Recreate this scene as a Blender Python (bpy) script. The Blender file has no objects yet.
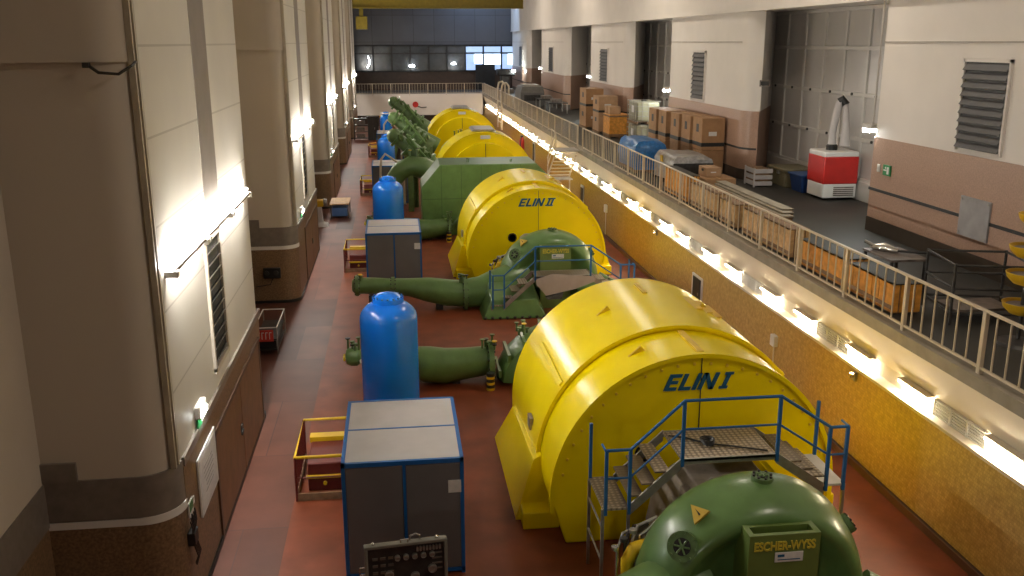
import bpy, bmesh, math, random
from mathutils import Vector, Matrix
random.seed(7)
PI = math.pi
SC = bpy.context.scene
COL = SC.collection

# ---------------------------------------------------------------- materials
def mat(name, col, rough=0.5, metal=0.0, var=0.12, scale=3.0, bump=0.0, bscale=60.0, coat=0.0, spec=0.5):
    m = bpy.data.materials.new(name); m.use_nodes = True
    nt = m.node_tree; N = nt.nodes; L = nt.links
    b = N['Principled BSDF']
    b.inputs['Roughness'].default_value = rough; b.inputs['Metallic'].default_value = metal
    b.inputs['Specular IOR Level'].default_value = spec
    if coat: b.inputs['Coat Weight'].default_value = coat; b.inputs['Coat Roughness'].default_value = 0.12
    tc = N.new('ShaderNodeTexCoord')
    nz = N.new('ShaderNodeTexNoise'); nz.inputs['Scale'].default_value = scale; nz.inputs['Detail'].default_value = 5
    L.new(tc.outputs['Object'], nz.inputs['Vector'])
    rp = N.new('ShaderNodeValToRGB')
    rp.color_ramp.elements[0].position = 0.3; rp.color_ramp.elements[1].position = 0.7
    rp.color_ramp.elements[0].color = (*[c*(1-var) for c in col], 1)
    rp.color_ramp.elements[1].color = (*[min(1, c*(1+var)) for c in col], 1)
    L.new(nz.outputs['Fac'], rp.inputs['Fac']); L.new(rp.outputs['Color'], b.inputs['Base Color'])
    if bump:
        n2 = N.new('ShaderNodeTexNoise'); n2.inputs['Scale'].default_value = bscale
        L.new(tc.outputs['Object'], n2.inputs['Vector'])
        bp = N.new('ShaderNodeBump'); bp.inputs['Strength'].default_value = bump; bp.inputs['Distance'].default_value = 0.02
        L.new(n2.outputs['Fac'], bp.inputs['Height']); L.new(bp.outputs['Normal'], b.inputs['Normal'])
    return m

def emit(name, col, s):
    m = bpy.data.materials.new(name); m.use_nodes = True
    b = m.node_tree.nodes['Principled BSDF']
    b.inputs['Base Color'].default_value = (0.8, 0.8, 0.8, 1)
    b.inputs['Emission Color'].default_value = (*col, 1); b.inputs['Emission Strength'].default_value = s
    return m

def brickmat(name, c1, c2, mortar, w, h, msize, plane, rough=0.6, bias=0.0, speck=0.0, spscale=25.0, offset=0.5):
    """tiles / panels laid out in world metres on the plane 'yz' or 'xy'"""
    m = bpy.data.materials.new(name); m.use_nodes = True
    nt = m.node_tree; N = nt.nodes; L = nt.links; b = N['Principled BSDF']
    b.inputs['Roughness'].default_value = rough
    g = N.new('ShaderNodeNewGeometry'); s = N.new('ShaderNodeSeparateXYZ'); c = N.new('ShaderNodeCombineXYZ')
    L.new(g.outputs['Position'], s.inputs[0])
    a, d = {'yz': ('Y', 'Z'), 'xy': ('X', 'Y'), 'xz': ('X', 'Z')}[plane]
    L.new(s.outputs[a], c.inputs['X']); L.new(s.outputs[d], c.inputs['Y'])
    br = N.new('ShaderNodeTexBrick'); br.inputs['Scale'].default_value = 1
    br.offset = offset
    br.inputs['Brick Width'].default_value = w; br.inputs['Row Height'].default_value = h
    br.inputs['Mortar Size'].default_value = msize; br.inputs['Bias'].default_value = bias
    br.inputs['Color1'].default_value = (*c1, 1); br.inputs['Color2'].default_value = (*c2, 1); br.inputs['Mortar'].default_value = (*mortar, 1)
    L.new(c.outputs[0], br.inputs['Vector'])
    nz = N.new('ShaderNodeTexNoise'); nz.inputs['Scale'].default_value = spscale; nz.inputs['Detail'].default_value = 3
    L.new(g.outputs['Position'], nz.inputs['Vector'])
    mr = N.new('ShaderNodeMapRange'); mr.inputs['From Min'].default_value = 0.25; mr.inputs['From Max'].default_value = 0.75
    mr.inputs['To Min'].default_value = 1-speck; mr.inputs['To Max'].default_value = 1+speck
    L.new(nz.outputs['Fac'], mr.inputs['Value'])
    mx = N.new('ShaderNodeVectorMath'); mx.operation = 'SCALE'
    L.new(br.outputs['Color'], mx.inputs[0]); L.new(mr.outputs[0], mx.inputs['Scale'])
    L.new(mx.outputs[0], b.inputs['Base Color'])
    return m

def floor_mat():
    m = brickmat('floor_tile', (0.165, 0.060, 0.038), (0.09, 0.031, 0.020), (0.085, 0.035, 0.028), 2.1, 3.3, 0.014, 'xy', rough=0.5, speck=0.22, spscale=0.9)
    nt = m.node_tree; N = nt.nodes; L = nt.links; b = N['Principled BSDF']; b.inputs['Specular IOR Level'].default_value = 0.28
    g = N.new('ShaderNodeNewGeometry'); s = N.new('ShaderNodeSeparateXYZ'); L.new(g.outputs['Position'], s.inputs[0])
    gt = N.new('ShaderNodeMath'); gt.operation = 'GREATER_THAN'; gt.inputs[1].default_value = -2.3
    L.new(s.outputs['X'], gt.inputs[0])
    mix = N.new('ShaderNodeMix'); mix.data_type = 'RGBA'
    old = b.inputs['Base Color'].links[0].from_socket
    nz = N.new('ShaderNodeTexNoise'); nz.inputs['Scale'].default_value = 1.3; nz.inputs['Detail'].default_value = 6
    L.new(g.outputs['Position'], nz.inputs['Vector'])
    rp = N.new('ShaderNodeValToRGB'); rp.color_ramp.elements[0].position = .3; rp.color_ramp.elements[1].position = .72
    rp.color_ramp.elements[0].color = (0.145, 0.033, 0.012, 1); rp.color_ramp.elements[1].color = (0.235, 0.056, 0.021, 1)
    L.new(nz.outputs['Fac'], rp.inputs['Fac'])
    L.new(gt.outputs[0], mix.inputs['Factor']); L.new(old, mix.inputs[6]); L.new(rp.outputs['Color'], mix.inputs[7])
    L.new(mix.outputs[2], b.inputs['Base Color'])
    return m

def checker_mat():
    m = mat('checker_plate', (0.30, 0.25, 0.20), 0.45, 0.5, 0.2, 5)
    nt = m.node_tree; N = nt.nodes; L = nt.links; b = N['Principled BSDF']
    tc = N.new('ShaderNodeTexCoord'); vo = N.new('ShaderNodeTexVoronoi'); vo.inputs['Scale'].default_value = 11; vo.inputs['Randomness'].default_value = 0.0
    L.new(tc.outputs['Object'], vo.inputs['Vector'])
    bp = N.new('ShaderNodeBump'); bp.inputs['Strength'].default_value = 0.6; bp.inputs['Distance'].default_value = 0.02; bp.invert = True
    L.new(vo.outputs['Distance'], bp.inputs['Height']); L.new(bp.outputs['Normal'], b.inputs['Normal'])
    rp = N.new('ShaderNodeValToRGB'); rp.color_ramp.elements[0].position = 0.25; rp.color_ramp.elements[1].position = 0.45
    rp.color_ramp.elements[0].color = (0.46, 0.38, 0.28, 1); rp.color_ramp.elements[1].color = (0.20, 0.155, 0.11, 1)   # worn studs, dirty gaps
    L.new(vo.outputs['Distance'], rp.inputs['Fac']); L.new(rp.outputs['Color'], b.inputs['Base Color'])
    return m

M = {}
M['yellow'] = mat('yellow_paint', (0.90, 0.70, 0.001), 0.24, 0, 0.04, 1.2, bump=0.03, bscale=3, spec=0.32)
M['yellow2'] = mat('yellow_edge_paint', (0.72, 0.47, 0.01), 0.4, 0, 0.1)
M['green'] = mat('green_machine_paint', (0.105, 0.20, 0.06), 0.32, 0, 0.15, 2.5, bump=0.04, bscale=5, coat=0.2)
M['green_d'] = mat('green_cast_paint', (0.10, 0.175, 0.06), 0.40, 0, 0.25, 4)
M['green_l'] = mat('olive_cover_paint', (0.13, 0.19, 0.045), 0.40, 0, 0.1, 3)
M['blue'] = mat('blue_tank_paint', (0.002, 0.18, 0.82), 0.25, 0, 0.06, 2, coat=0.3)
M['blue_rail'] = mat('blue_rail_paint', (0.012, 0.11, 0.30), 0.4, 0, 0.1)
M['blue_frame'] = mat('blue_frame_paint', (0.01, 0.12, 0.40), 0.4, 0, 0.08)
M['letter'] = mat('letter_blue', (0.003, 0.09, 0.20), 0.45, 0, 0.05)
M['letter_y'] = mat('letter_yellow', (0.58, 0.48, 0.05), 0.45, 0, 0.05)
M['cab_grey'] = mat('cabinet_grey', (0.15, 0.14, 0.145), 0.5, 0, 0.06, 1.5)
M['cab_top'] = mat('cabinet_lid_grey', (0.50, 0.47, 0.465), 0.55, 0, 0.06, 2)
M['white'] = mat('white_paint', (0.75, 0.73, 0.70), 0.5, 0, 0.04)
M['paper'] = mat('paper_white', (0.68, 0.66, 0.64), 0.7, 0, 0.08, 14)
M['wall'] = mat('plaster_cream', (0.56, 0.50, 0.42), 0.75, 0, 0.05, 0.8)
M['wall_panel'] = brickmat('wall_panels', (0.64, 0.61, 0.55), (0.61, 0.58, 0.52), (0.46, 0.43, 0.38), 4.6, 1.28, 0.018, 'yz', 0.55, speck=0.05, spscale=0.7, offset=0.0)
M['wall_right'] = mat('plaster_pinkish', (0.76, 0.71, 0.66), 0.8, 0, 0.04, 0.6)
M['fascia'] = mat('fascia_cream', (0.72, 0.64, 0.52), 0.6, 0, 0.04, 0.8)
M['tile_r'] = brickmat('mosaic_ochre', (0.66, 0.45, 0.16), (0.54, 0.36, 0.125), (0.48, 0.32, 0.12), 0.06, 0.06, 0.004, 'yz', 0.26, speck=0.16, spscale=9)
M['tile_l'] = mat('mosaic_brown', (0.20, 0.125, 0.068), 0.42, 0, 0.35, 22)
M['tile_g'] = mat('mosaic_pinkish', (0.38, 0.235, 0.165), 0.38, 0, 0.16, 26)
M['band'] = mat('stone_band', (0.20, 0.17, 0.145), 0.35, 0, 0.12, 6)
M['stripe'] = mat('dark_recess_metal', (0.20, 0.165, 0.14), 0.55, 0, 0.1, 2)
M['wood'] = mat('door_veneer', (0.19, 0.10, 0.048), 0.45, 0, 0.2, 3)
M['floor'] = floor_mat()
M['gfloor'] = mat('gallery_floor_dark', (0.024, 0.022, 0.017), 0.6, 0, 0.25, 0.8)
M['concrete'] = mat('concrete_edge', (0.28, 0.24, 0.18), 0.7, 0, 0.15, 3)
M['rail'] = mat('rail_cream_paint', (0.55, 0.46, 0.34), 0.45, 0, 0.08)
M['black'] = mat('black_rubber', (0.012, 0.012, 0.012), 0.5, 0, 0.3)
M['dark'] = mat('dark_steel', (0.045, 0.042, 0.04), 0.45, 0.4, 0.3, 6)
M['steel'] = mat('galvanised_steel', (0.36, 0.34, 0.31), 0.4, 0.7, 0.15, 8)
M['iron'] = mat('bearing_iron', (0.17, 0.14, 0.12), 0.45, 0.3, 0.3, 6)
M['chrome'] = mat('polished_pipe', (0.6, 0.58, 0.55), 0.2, 0.9, 0.1)
M['checker'] = checker_mat()
M['maroon'] = mat('maroon_paint', (0.13, 0.018, 0.016), 0.4, 0, 0.15)
M['red'] = mat('red_paint', (0.50, 0.018, 0.014), 0.4, 0, 0.08)
M['carton'] = mat('carton_brown', (0.36, 0.20, 0.095), 0.75, 0, 0.1, 4)
M['carton_l'] = mat('carton_light', (0.42, 0.255, 0.14), 0.75, 0, 0.1, 4)
M['crate'] = mat('crate_orange_wood', (0.62, 0.27, 0.04), 0.6, 0, 0.25, 7)
M['plank'] = mat('plank_pale_wood', (0.56, 0.35, 0.16), 0.65, 0, 0.25, 7)
M['pallet'] = mat('pallet_wood', (0.22, 0.13, 0.07), 0.75, 0, 0.25, 6)
M['ibc'] = mat('tank_plastic', (0.36, 0.34, 0.23), 0.4, 0, 0.1, 2)
M['bluewrap'] = mat('blue_film', (0.02, 0.14, 0.40), 0.3, 0, 0.3, 8, bump=0.8, bscale=9)
M['foil'] = mat('grey_film', (0.30, 0.29, 0.285), 0.28, 0.2, 0.3, 7, bump=0.8, bscale=9)
M['gate'] = mat('gate_grey', (0.46, 0.43, 0.40), 0.28, 0.1, 0.06, 1)
M['gate_f'] = mat('gate_rail_grey', (0.54, 0.51, 0.47), 0.4, 0.1, 0.06, 1)
M['farpanel'] = brickmat('far_wall_panels', (0.10, 0.10, 0.11), (0.085, 0.085, 0.095), (0.05, 0.05, 0.05), 2.4, 3.0, 0.03, 'xz', 0.3, speck=0.1, spscale=0.5, offset=0)
M['glass'] = mat('dark_window_glass', (0.075, 0.08, 0.085), 0.15, 0, 0.3, 0.6, spec=0.9)
M['brownpanel'] = mat('brown_sill_panel', (0.045, 0.022, 0.014), 0.4, 0, 0.15)
M['orange'] = mat('amber_yellow_plastic', (0.6, 0.36, 0.01), 0.5)
M['signgreen'] = mat('sign_green', (0.01, 0.22, 0.06), .4)
M['signred'] = mat('sign_red', (0.55, 0.05, 0.04), 0.5)
M['hose'] = mat('cream_hose', (0.66, 0.58, 0.48), 0.45)
M['tube'] = emit('tube_light', (1.0, 0.95, 0.87), 270)
M['window_lamp'] = emit('window_lamp', (0.92, 0.97, 1.0), 14)  # glow of the painted lamp glare in the far windows
M['lamp'] = emit('lamp_white', (0.92, 1.0, 0.97), 150)
M['strip'] = emit('strip_light', (1.0, 0.87, 0.62), 58)
M['day'] = emit('daylight_pane', (0.62, 0.80, 1.0), 3.2)
M['day2'] = emit('daylight_pane_dim', (0.30, 0.52, 0.95), 0.55)

# ---------------------------------------------------------------- mesh helper
class MB:
    def __init__(s): s.bm = bmesh.new()
    def poly(s, co):
        return s.bm.faces.new([s.bm.verts.new(c) for c in co])
    def box(s, x0, x1, y0, y1, z0, z1):
        v = [s.bm.verts.new((x, y, z)) for z in (z0, z1) for y in (y0, y1) for x in (x0, x1)]
        for f in ((0,2,3,1),(4,5,7,6),(0,1,5,4),(2,6,7,3),(0,4,6,2),(1,3,7,5)): s.bm.faces.new([v[i] for i in f])
        return s
    def prism(s, pts, axis, a, b):
        def P(p, t):
            return {'y': (p[0], t, p[1]), 'z': (p[0], p[1], t), 'x': (t, p[0], p[1])}[axis]
        A = [s.bm.verts.new(P(p, a)) for p in pts]; B = [s.bm.verts.new(P(p, b)) for p in pts]
        n = len(pts); s.bm.faces.new(A); s.bm.faces.new(B[::-1])
        for i in range(n): s.bm.faces.new((A[i], B[i], B[(i+1) % n], A[(i+1) % n]))
        return s
    def shell(s, pts, axis, a, b):          # open sided strip along a profile
        def P(p, t):
            return {'y': (p[0], t, p[1]), 'z': (p[0], p[1], t), 'x': (t, p[0], p[1])}[axis]
        A = [s.bm.verts.new(P(p, a)) for p in pts]; B = [s.bm.verts.new(P(p, b)) for p in pts]
        for i in range(len(pts)-1): s.bm.faces.new((A[i], B[i], B[i+1], A[i+1]))
        return s
    def loft(s, rings, closed=True, cap=True):
        R = [[s.bm.verts.new(p) for p in r] for r in rings]
        for a, b in zip(R, R[1:]):
            n = len(a)
            for i in range(n if closed else n-1): s.bm.faces.new((a[i], a[(i+1) % n], b[(i+1) % n], b[i]))
        if cap and closed: s.bm.faces.new(R[0][::-1]); s.bm.faces.new(R[-1])
        return s
    def tube(s, path, r, n=10, cap=True):
        P = [Vector(p) for p in path]; rr = r if isinstance(r, (list, tuple)) else [r]*len(P)
        rings = []; u = None
        for i, p in enumerate(P):
            t = ((P[min(i+1, len(P)-1)]-p).normalized() if i < len(P)-1 else Vector()) + ((p-P[max(i-1, 0)]).normalized() if i else Vector())
            t.normalize()
            if u is None: u = t.cross(Vector((0, 0, 1)) if abs(t.z) < .9 else Vector((1, 0, 0))).normalized()
            else: u = (u - t*u.dot(t)).normalized()
            w = t.cross(u)
            rings.append([p + (u*math.cos(a)+w*math.sin(a))*rr[i] for a in [2*PI*k/n for k in range(n)]])
        return s.loft(rings, True, cap)
    def cyl(s, p, q, r, n=14): return s.tube([p, q], r, n)
    def lathe(s, prof, c, axis='z', n=28):
        rings = []
        for r, h in prof:
            ring = []
            for k in range(n):
                a = 2*PI*k/n; x, y = r*math.cos(a), r*math.sin(a)
                ring.append({'z': (c[0]+x, c[1]+y, c[2]+h), 'y': (c[0]+x, c[1]+h, c[2]+y), 'x': (c[0]+h, c[1]+x, c[2]+y)}[axis])
            rings.append(ring)
        return s.loft(rings)
    def ball(s, c, r, sc=(1, 1, 1), n=12):
        return s.lathe([(max(1e-3, r*sc[0]*math.sin(PI*i/8)), -r*sc[2]*math.cos(PI*i/8)) for i in range(9)], c, 'z', n)
    def build(s, name, m, parent=None, bevel=0.0, smooth=True, origin=None):
        bmesh.ops.recalc_face_normals(s.bm, faces=s.bm.faces)
        off = Vector((0, 0, 0))
        if parent is not None:
            r = parent
            while r.parent: r = r.parent
            off = Vector(r['base'])
        elif origin is not None: off = Vector(origin)
        if off.length: bmesh.ops.translate(s.bm, verts=s.bm.verts, vec=-off)
        me = bpy.data.meshes.new(name); s.bm.to_mesh(me); s.bm.free()
        if smooth:
            me.polygons.foreach_set('use_smooth', [True]*len(me.polygons)); me.set_sharp_from_angle(angle=math.radians(38))
        me.materials.append(m if not isinstance(m, str) else M[m])
        o = bpy.data.objects.new(name, me); COL.objects.link(o)
        if parent is not None: o.parent = parent
        elif origin is not None: o.location = off
        if bevel:
            b = o.modifiers.new('bevel', 'BEVEL'); b.width = bevel; b.segments = 2; b.limit_method = 'ANGLE'
        return o

def thing(name, label, cat, loc, group=None):
    o = bpy.data.objects.new(name, None); COL.objects.link(o); o.location = loc; o.empty_display_size = 0.2
    o['label'] = label; o['category'] = cat; o['base'] = list(loc)
    if group: o['group'] = group
    return o
def tag(o, label, cat, group=None):
    o['label'] = label; o['category'] = cat
    if group: o['group'] = group
    return o
def struct(name, mb, m, **k):
    o = mb.build(name, m, **k); o['kind'] = 'structure'; return o
def copy_tree(o, parent=None):
    c = o.copy(); COL.objects.link(c)
    if parent is not None: c.parent = parent
    for ch in list(o.children): copy_tree(ch, c)
    return c
def dup(o, d, label, group=None, scale=None):
    c = copy_tree(o); c.location = o.location + Vector(d); c['label'] = label
    if group: c['group'] = group
    if scale: c.scale = scale
    return c
def arc(cx, cz, r, a0, a1, n=32):
    return [(cx+r*math.cos(math.radians(a0+(a1-a0)*i/n)), cz+r*math.sin(math.radians(a0+(a1-a0)*i/n))) for i in range(n+1)]
def textmesh(mb, s, x, y, z, size, sx=1.0, depth=0.012, face='-y', bold=0.0):
    cu = bpy.data.curves.new('t', 'FONT'); cu.body = s; cu.size = size; cu.extrude = depth/2; cu.offset = bold
    cu.align_x = 'CENTER'; cu.align_y = 'CENTER'
    o = bpy.data.objects.new('t', cu); COL.objects.link(o)
    dg = bpy.context.evaluated_depsgraph_get(); me = bpy.data.meshes.new_from_object(o.evaluated_get(dg))
    R = {'-y': Matrix.Rotation(PI/2, 4, 'X'), '+x': Matrix.Rotation(PI/2, 4, 'Z') @ Matrix.Rotation(PI/2, 4, 'X')}[face]
    me.transform(Matrix.Translation((x, y, z)) @ R @ Matrix.Diagonal((sx, 1, 1, 1)))
    mb.bm.from_mesh(me); bpy.data.objects.remove(o); bpy.data.meshes.remove(me); bpy.data.curves.remove(cu)
    return mb

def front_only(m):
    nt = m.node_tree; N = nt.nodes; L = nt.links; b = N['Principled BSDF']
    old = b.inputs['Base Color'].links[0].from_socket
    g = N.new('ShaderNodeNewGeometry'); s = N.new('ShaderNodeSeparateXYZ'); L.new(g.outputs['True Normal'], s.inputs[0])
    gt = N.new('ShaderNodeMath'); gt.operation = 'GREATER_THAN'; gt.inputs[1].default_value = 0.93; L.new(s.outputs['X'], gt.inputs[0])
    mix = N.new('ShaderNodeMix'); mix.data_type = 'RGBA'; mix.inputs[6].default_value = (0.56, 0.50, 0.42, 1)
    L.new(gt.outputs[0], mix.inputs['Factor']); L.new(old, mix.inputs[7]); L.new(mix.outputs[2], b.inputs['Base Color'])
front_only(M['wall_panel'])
P = 19.5                                     # unit pitch along the hall
UN = ['nearest', 'second', 'third', 'farthest']

# ================================================================ SETTING
struct('floor', MB().box(-8, 22, -26, 114, -0.3, 0), 'floor')
struct('ceiling', MB().box(-8, 22, -26, 114, 15.2, 15.5), mat('ceiling_paint', (0.5, 0.46, 0.4), 0.8))
struct('wall_back', MB().box(-8, 22, -26.3, -26, 0, 15.2), 'wall')
# left side: recess wall + five rounded pilasters
struct('wall_left', MB().box(-5.75, -5.35, -26, 114, 2.7, 15.2), 'wall')
struct('wall_left.001', MB().box(-5.75, -5.35, -26, 114, 0, 2.0), 'tile_l')
struct('trim_1', MB().box(-5.75, -5.33, -26, 114, 2.0, 2.7), 'band')
PX = [-3.5, -3.62, -3.72, -3.85, -4.0, -3.5]      # the last one stands behind the camera
PY = [13.3, 32.8, 52.3, 71.8, 91.3, -6.2]
def plan(xf, y0, y1, grow=0.0, back=-5.4):
    r, r2 = 0.55, 0.3; xf += grow; y0 -= grow; y1 += grow
    p = [(back, y1), (back, y0)]
    p += [(xf-r+r*math.sin(a), y0+r-r*math.cos(a)) for a in [PI/2*i/8 for i in range(9)]]
    p += [(xf-r2+r2*math.cos(a), y1-r2+r2*math.sin(a)) for a in [PI/2*i/6 for i in range(7)]]
    return p
for i, xf in enumerate(PX):
    y0 = PY[i]; y1 = y0 + 9.1
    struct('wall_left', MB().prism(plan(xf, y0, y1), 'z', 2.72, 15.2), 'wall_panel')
    struct('wall_left', MB().prism(plan(xf, y0, y1, 0.02), 'z', 0, 2.0), 'tile_l')
    struct('trim_2', MB().prism(plan(xf, y0, y1, 0.035), 'z', 1.99, 2.07), 'white') if i < 0 else None
    # band around the near side and the corner, thin cap along the front
    pl = plan(xf, y0, y1, 0.03)
    cut = [(a, min(b, y0+0.6)) for a, b in pl]
    struct('trim_3', MB().prism(cut[1:11]+[(xf-0.1, y0+0.6), (-5.4, y0+0.6)], 'z', 2.06, 2.73), 'band')
    struct('trim_4', MB().prism([(a+0.015 if a > -5 else a, b) for a, b in cut[1:11]]+[(xf-0.1, y0+0.6), (-5.4, y0+0.6)], 'z', 1.94, 2.07), 'white')
    struct('wall_left', MB().prism([(-5.4, y1), (-5.4, y0+0.58), (xf+.02, y0+0.58), (xf+.02, y1-.1), (xf-.1, y1)], 'z', 2.0, 2.6), 'tile_l')
    struct('trim_5', MB().box(xf-0.2, xf+0.045, y0+0.6, y1, 2.58, 2.73), 'band')
    struct('trim_6', MB().prism(plan(xf-.01, y0-.09, y1)[1:10]+[(xf-.3, y0+.5), (-5.4, y0+.5)], 'z', 8.75, 15.2), 'wall')          # header over the recess
    struct('trim_7', MB().box(-5.36, -4.85, y0-0.05, y0+.05, 2.72, 3.02), 'band')            # raised end block of the band
    tr = MB(); tr.box(xf-0.07, xf+0.012, y0+0.20, y0+0.26, 2.73, 15.2).box(xf-0.04, xf+0.02, y0+0.33, y0+0.40, 2.73, 15.2)
    struct('trim_8', tr, mat('corner_strip', (0.42, 0.37, 0.28), 0.5))
    struct('trim_9', MB().box(xf-0.05, xf+0.008, y0+4.0, y0+5.35, 5.95, 15.2), 'stripe')     # dark vertical recess strip
    # louvred vent
    lv = MB().box(xf-0.05, xf+0.005, y0+3.62, y0+4.9, 3.15, 5.5)
    w = struct('window_%d' % (i+1), lv, 'black')
    f = MB()
    for a in ((3.54, 3.64), (4.88, 4.98)): f.box(xf-.02, xf+0.05, y0+a[0], y0+a[1], 3.08, 5.56)
    f.box(xf-.02, xf+0.05, y0+3.54, y0+4.98, 5.48, 5.58).box(xf-.02, xf+0.05, y0+3.54, y0+4.98, 3.04, 3.14)
    fo = f.build('vent_frame', 'wall'); fo.parent = w
    sl = MB()
    for k in range(10):
        z = 3.22 + k*0.225
        sl.prism([(xf+.008, z), (xf+.055, z+.035), (xf+.055, z+.055), (xf+.008, z+.02)], 'y', y0+3.64, y0+4.88)
    so = sl.build('louvre_slats', 'steel'); so.parent = w
    # panelled door let into the dado
    dm = MB()
    for a, b in ((3.0, 5.7), (5.75, 8.5)): dm.box(xf-.02, xf+0.045, y0+a, y0+b, 0.06, 2.05)
    d = struct('door_%d' % (i+1), dm, 'wood', bevel=.01)
    df = MB().box(xf-.02, xf+.055, y0+2.86, y0+3.0, 0, 2.15).box(xf-.02, xf+.055, y0+8.5, y0+8.62, 0, 2.15).box(xf-.02, xf+.055, y0+2.86, y0+8.62, 2.05, 2.15)
    o = df.build('door_frame', mat('door_frame_brown', (0.085, 0.045, 0.025), 0.4)); o.parent = d
    hm = MB().box(xf+.04, xf+.075, y0+5.45, y0+5.6, 0.98, 1.2); hm.cyl((xf+.09, y0+5.5, 1.1), (xf+.09, y0+5.32, 1.1), .014)
    o = hm.build('door_handle', 'dark'); o.parent = d
    struct('baseboard_left', MB().prism(plan(xf, y0, y1, 0.05), 'z', 0, 0.10), 'black')

# right side, lower: mosaic wall, light cove, fascia, slab
struct('wall_right', MB().box(9.75, 10.05, -26, 108, 0, 2.13), 'tile_r')
struct('baseboard_right', MB().box(9.66, 9.75, -26, 108, 0, 0.14), mat('baseboard_dark', (0.05, 0.02, 0.015), 0.4))
struct('trim_10', MB().box(9.64, 9.67, -26, 108, 0.0, 0.16), mat('baseboard_cap', (0.14, 0.07, 0.05), 0.4))
struct('wall_right.001', MB().box(10.0, 10.2, -26, 108, 2.1, 2.66), 'fascia')
struct('trim_11', MB().box(9.735, 10.02, -26, 108, 2.08, 2.145), 'fascia')
struct('trim_12', MB().prism([(9.98, 2.46), (10.2, 2.46), (10.2, 3.30), (9.60, 3.30)], 'y', -26, 108), 'fascia')
struct('floor.001', MB().box(9.62, 20, -26, 113, 3.26, 3.5), 'gfloor')
struct('trim_13', MB().box(9.58, 9.98, -26, 108, 3.28, 3.515), 'concrete')
# cove luminaires and vent grilles alternate along the right wall
ORD = ['nearest', 'second', 'third', 'fourth', 'fifth', 'sixth', 'seventh', 'eighth', 'ninth', 'tenth', 'eleventh', 'twelfth', 'thirteenth', 'fourteenth', 'fifteenth', 'sixteenth', 'seventeenth', 'eighteenth', 'nineteenth']
for k in range(0, 18):
    yc = 14.55 + 5.05*k
    w = struct('window_%d' % (12+k), MB().box(9.96, 10.01, yc-0.80, yc+0.80, 2.14, 2.46), 'wall_right')
    sl = MB()
    for j in range(6): sl.box(9.93, 9.97, yc-.8, yc+.8, 2.15+j*.055, 2.175+j*.055)
    for j in range(4): sl.box(9.92, 9.97, yc-.82+j*.53, yc-.77+j*.53, 2.135, 2.46)
    o = sl.build('grille_slats', 'white'); o.parent = w
    for s_, nm_ in ((-1, 'near'), (1, 'far')):
        ya, yb = sorted((yc+s_*.88, yc+s_*1.95))
        t = thing('cove_light', 'bright cove light at the %s side of the %s vent grille under the gallery' % (nm_, ORD[k]), 'light', (9.95, (ya+yb)/2, 2.2), 'cove lights under the gallery')
        MB().box(9.82, 10.0, ya, yb, 2.445, 2.475).build('lamp_housing', 'fascia', t)
        MB().box(9.81, 9.97, ya+.03, yb-.03, 2.395, 2.445).build('diffuser', 'strip', t, bevel=.015)

# right side, upper: bays, gates, ledge
struct('wall_right.002', MB().box(13.85, 18.6, -26, 113, 10.2, 15.2), 'wall_right')
struct('trim_14', MB().box(13.78, 14.2, -26, 113, 10.12, 10.24), 'wall_right')
struct('wall_right.003', MB().box(18.3, 18.7, -26, 113, 3.5, 10.3), 'wall_right')
BAYS = [(2, 26.3, 8), (36.2, 47.6, 39.9), (56.5, 67.5, 61.5), (77.3, 90.5, 80.5), (100, 113, 103)]
XG = 16.4
def bayplan(a, b, e, g=0.0):
    x = 14.0-g
    p = [(18.4, b+g), (x+.25, b+g), (x, b+g-.25)]
    c = (x+1.0, a+1.0)
    p += [(c[0]-math.cos(t)*1.0, c[1]-math.sin(t)*1.0) for t in [PI/180*u for u in (0, 15, 30, 45, 60)]]
    p += [(XG, e), (18.4, e+.5)]
    return p
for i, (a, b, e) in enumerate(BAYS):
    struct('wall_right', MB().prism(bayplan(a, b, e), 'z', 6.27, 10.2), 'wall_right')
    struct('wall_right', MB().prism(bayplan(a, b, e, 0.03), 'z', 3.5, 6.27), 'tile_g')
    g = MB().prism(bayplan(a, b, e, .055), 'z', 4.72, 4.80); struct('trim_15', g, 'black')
    struct('trim_16', MB().prism(bayplan(a, b, e, .05), 'z', 3.5, 3.92), mat('foot_band_brown', (.06, .042, .03), .45))  # dark brown band along the foot of each bay
    struct('trim_17', MB().box(13.965, 14.01, a+1.2, b-.3, 8.95, 8.98), mat('wall_cable', (0.4, 0.35, 0.3), .6))
    yc = [21.1, 42.7, 62.8, 84.5, 105][i]
    hw = 0.86 if i == 0 else (0.85 if i == 1 else 1.1)
    w = struct('window_%d' % (40+i), MB().box(13.97, 14.05, yc-hw, yc+hw, 6.42, 8.52), 'black')
    fr = MB().box(13.93, 14.0, yc-hw-.07, yc-hw, 6.36, 8.58).box(13.93, 14.0, yc+hw, yc+hw+.07, 6.36, 8.58).box(13.93, 14, yc-hw-.07, yc+hw+.07, 8.5, 8.58)
    o = fr.build('vent_frame', 'wall_right'); o.parent = w
    sl = MB()
    for k in range(10):
        z = 6.44+k*.208
        sl.prism([(13.985, z+.16), (13.88, z), (13.895, z-.012), (14.0, z+.148)], 'y', yc-hw, yc+hw)
    o = sl.build('louvre_slats', mat('louvre_grey', (0.075, 0.072, 0.075), .5)); o.parent = w
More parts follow.
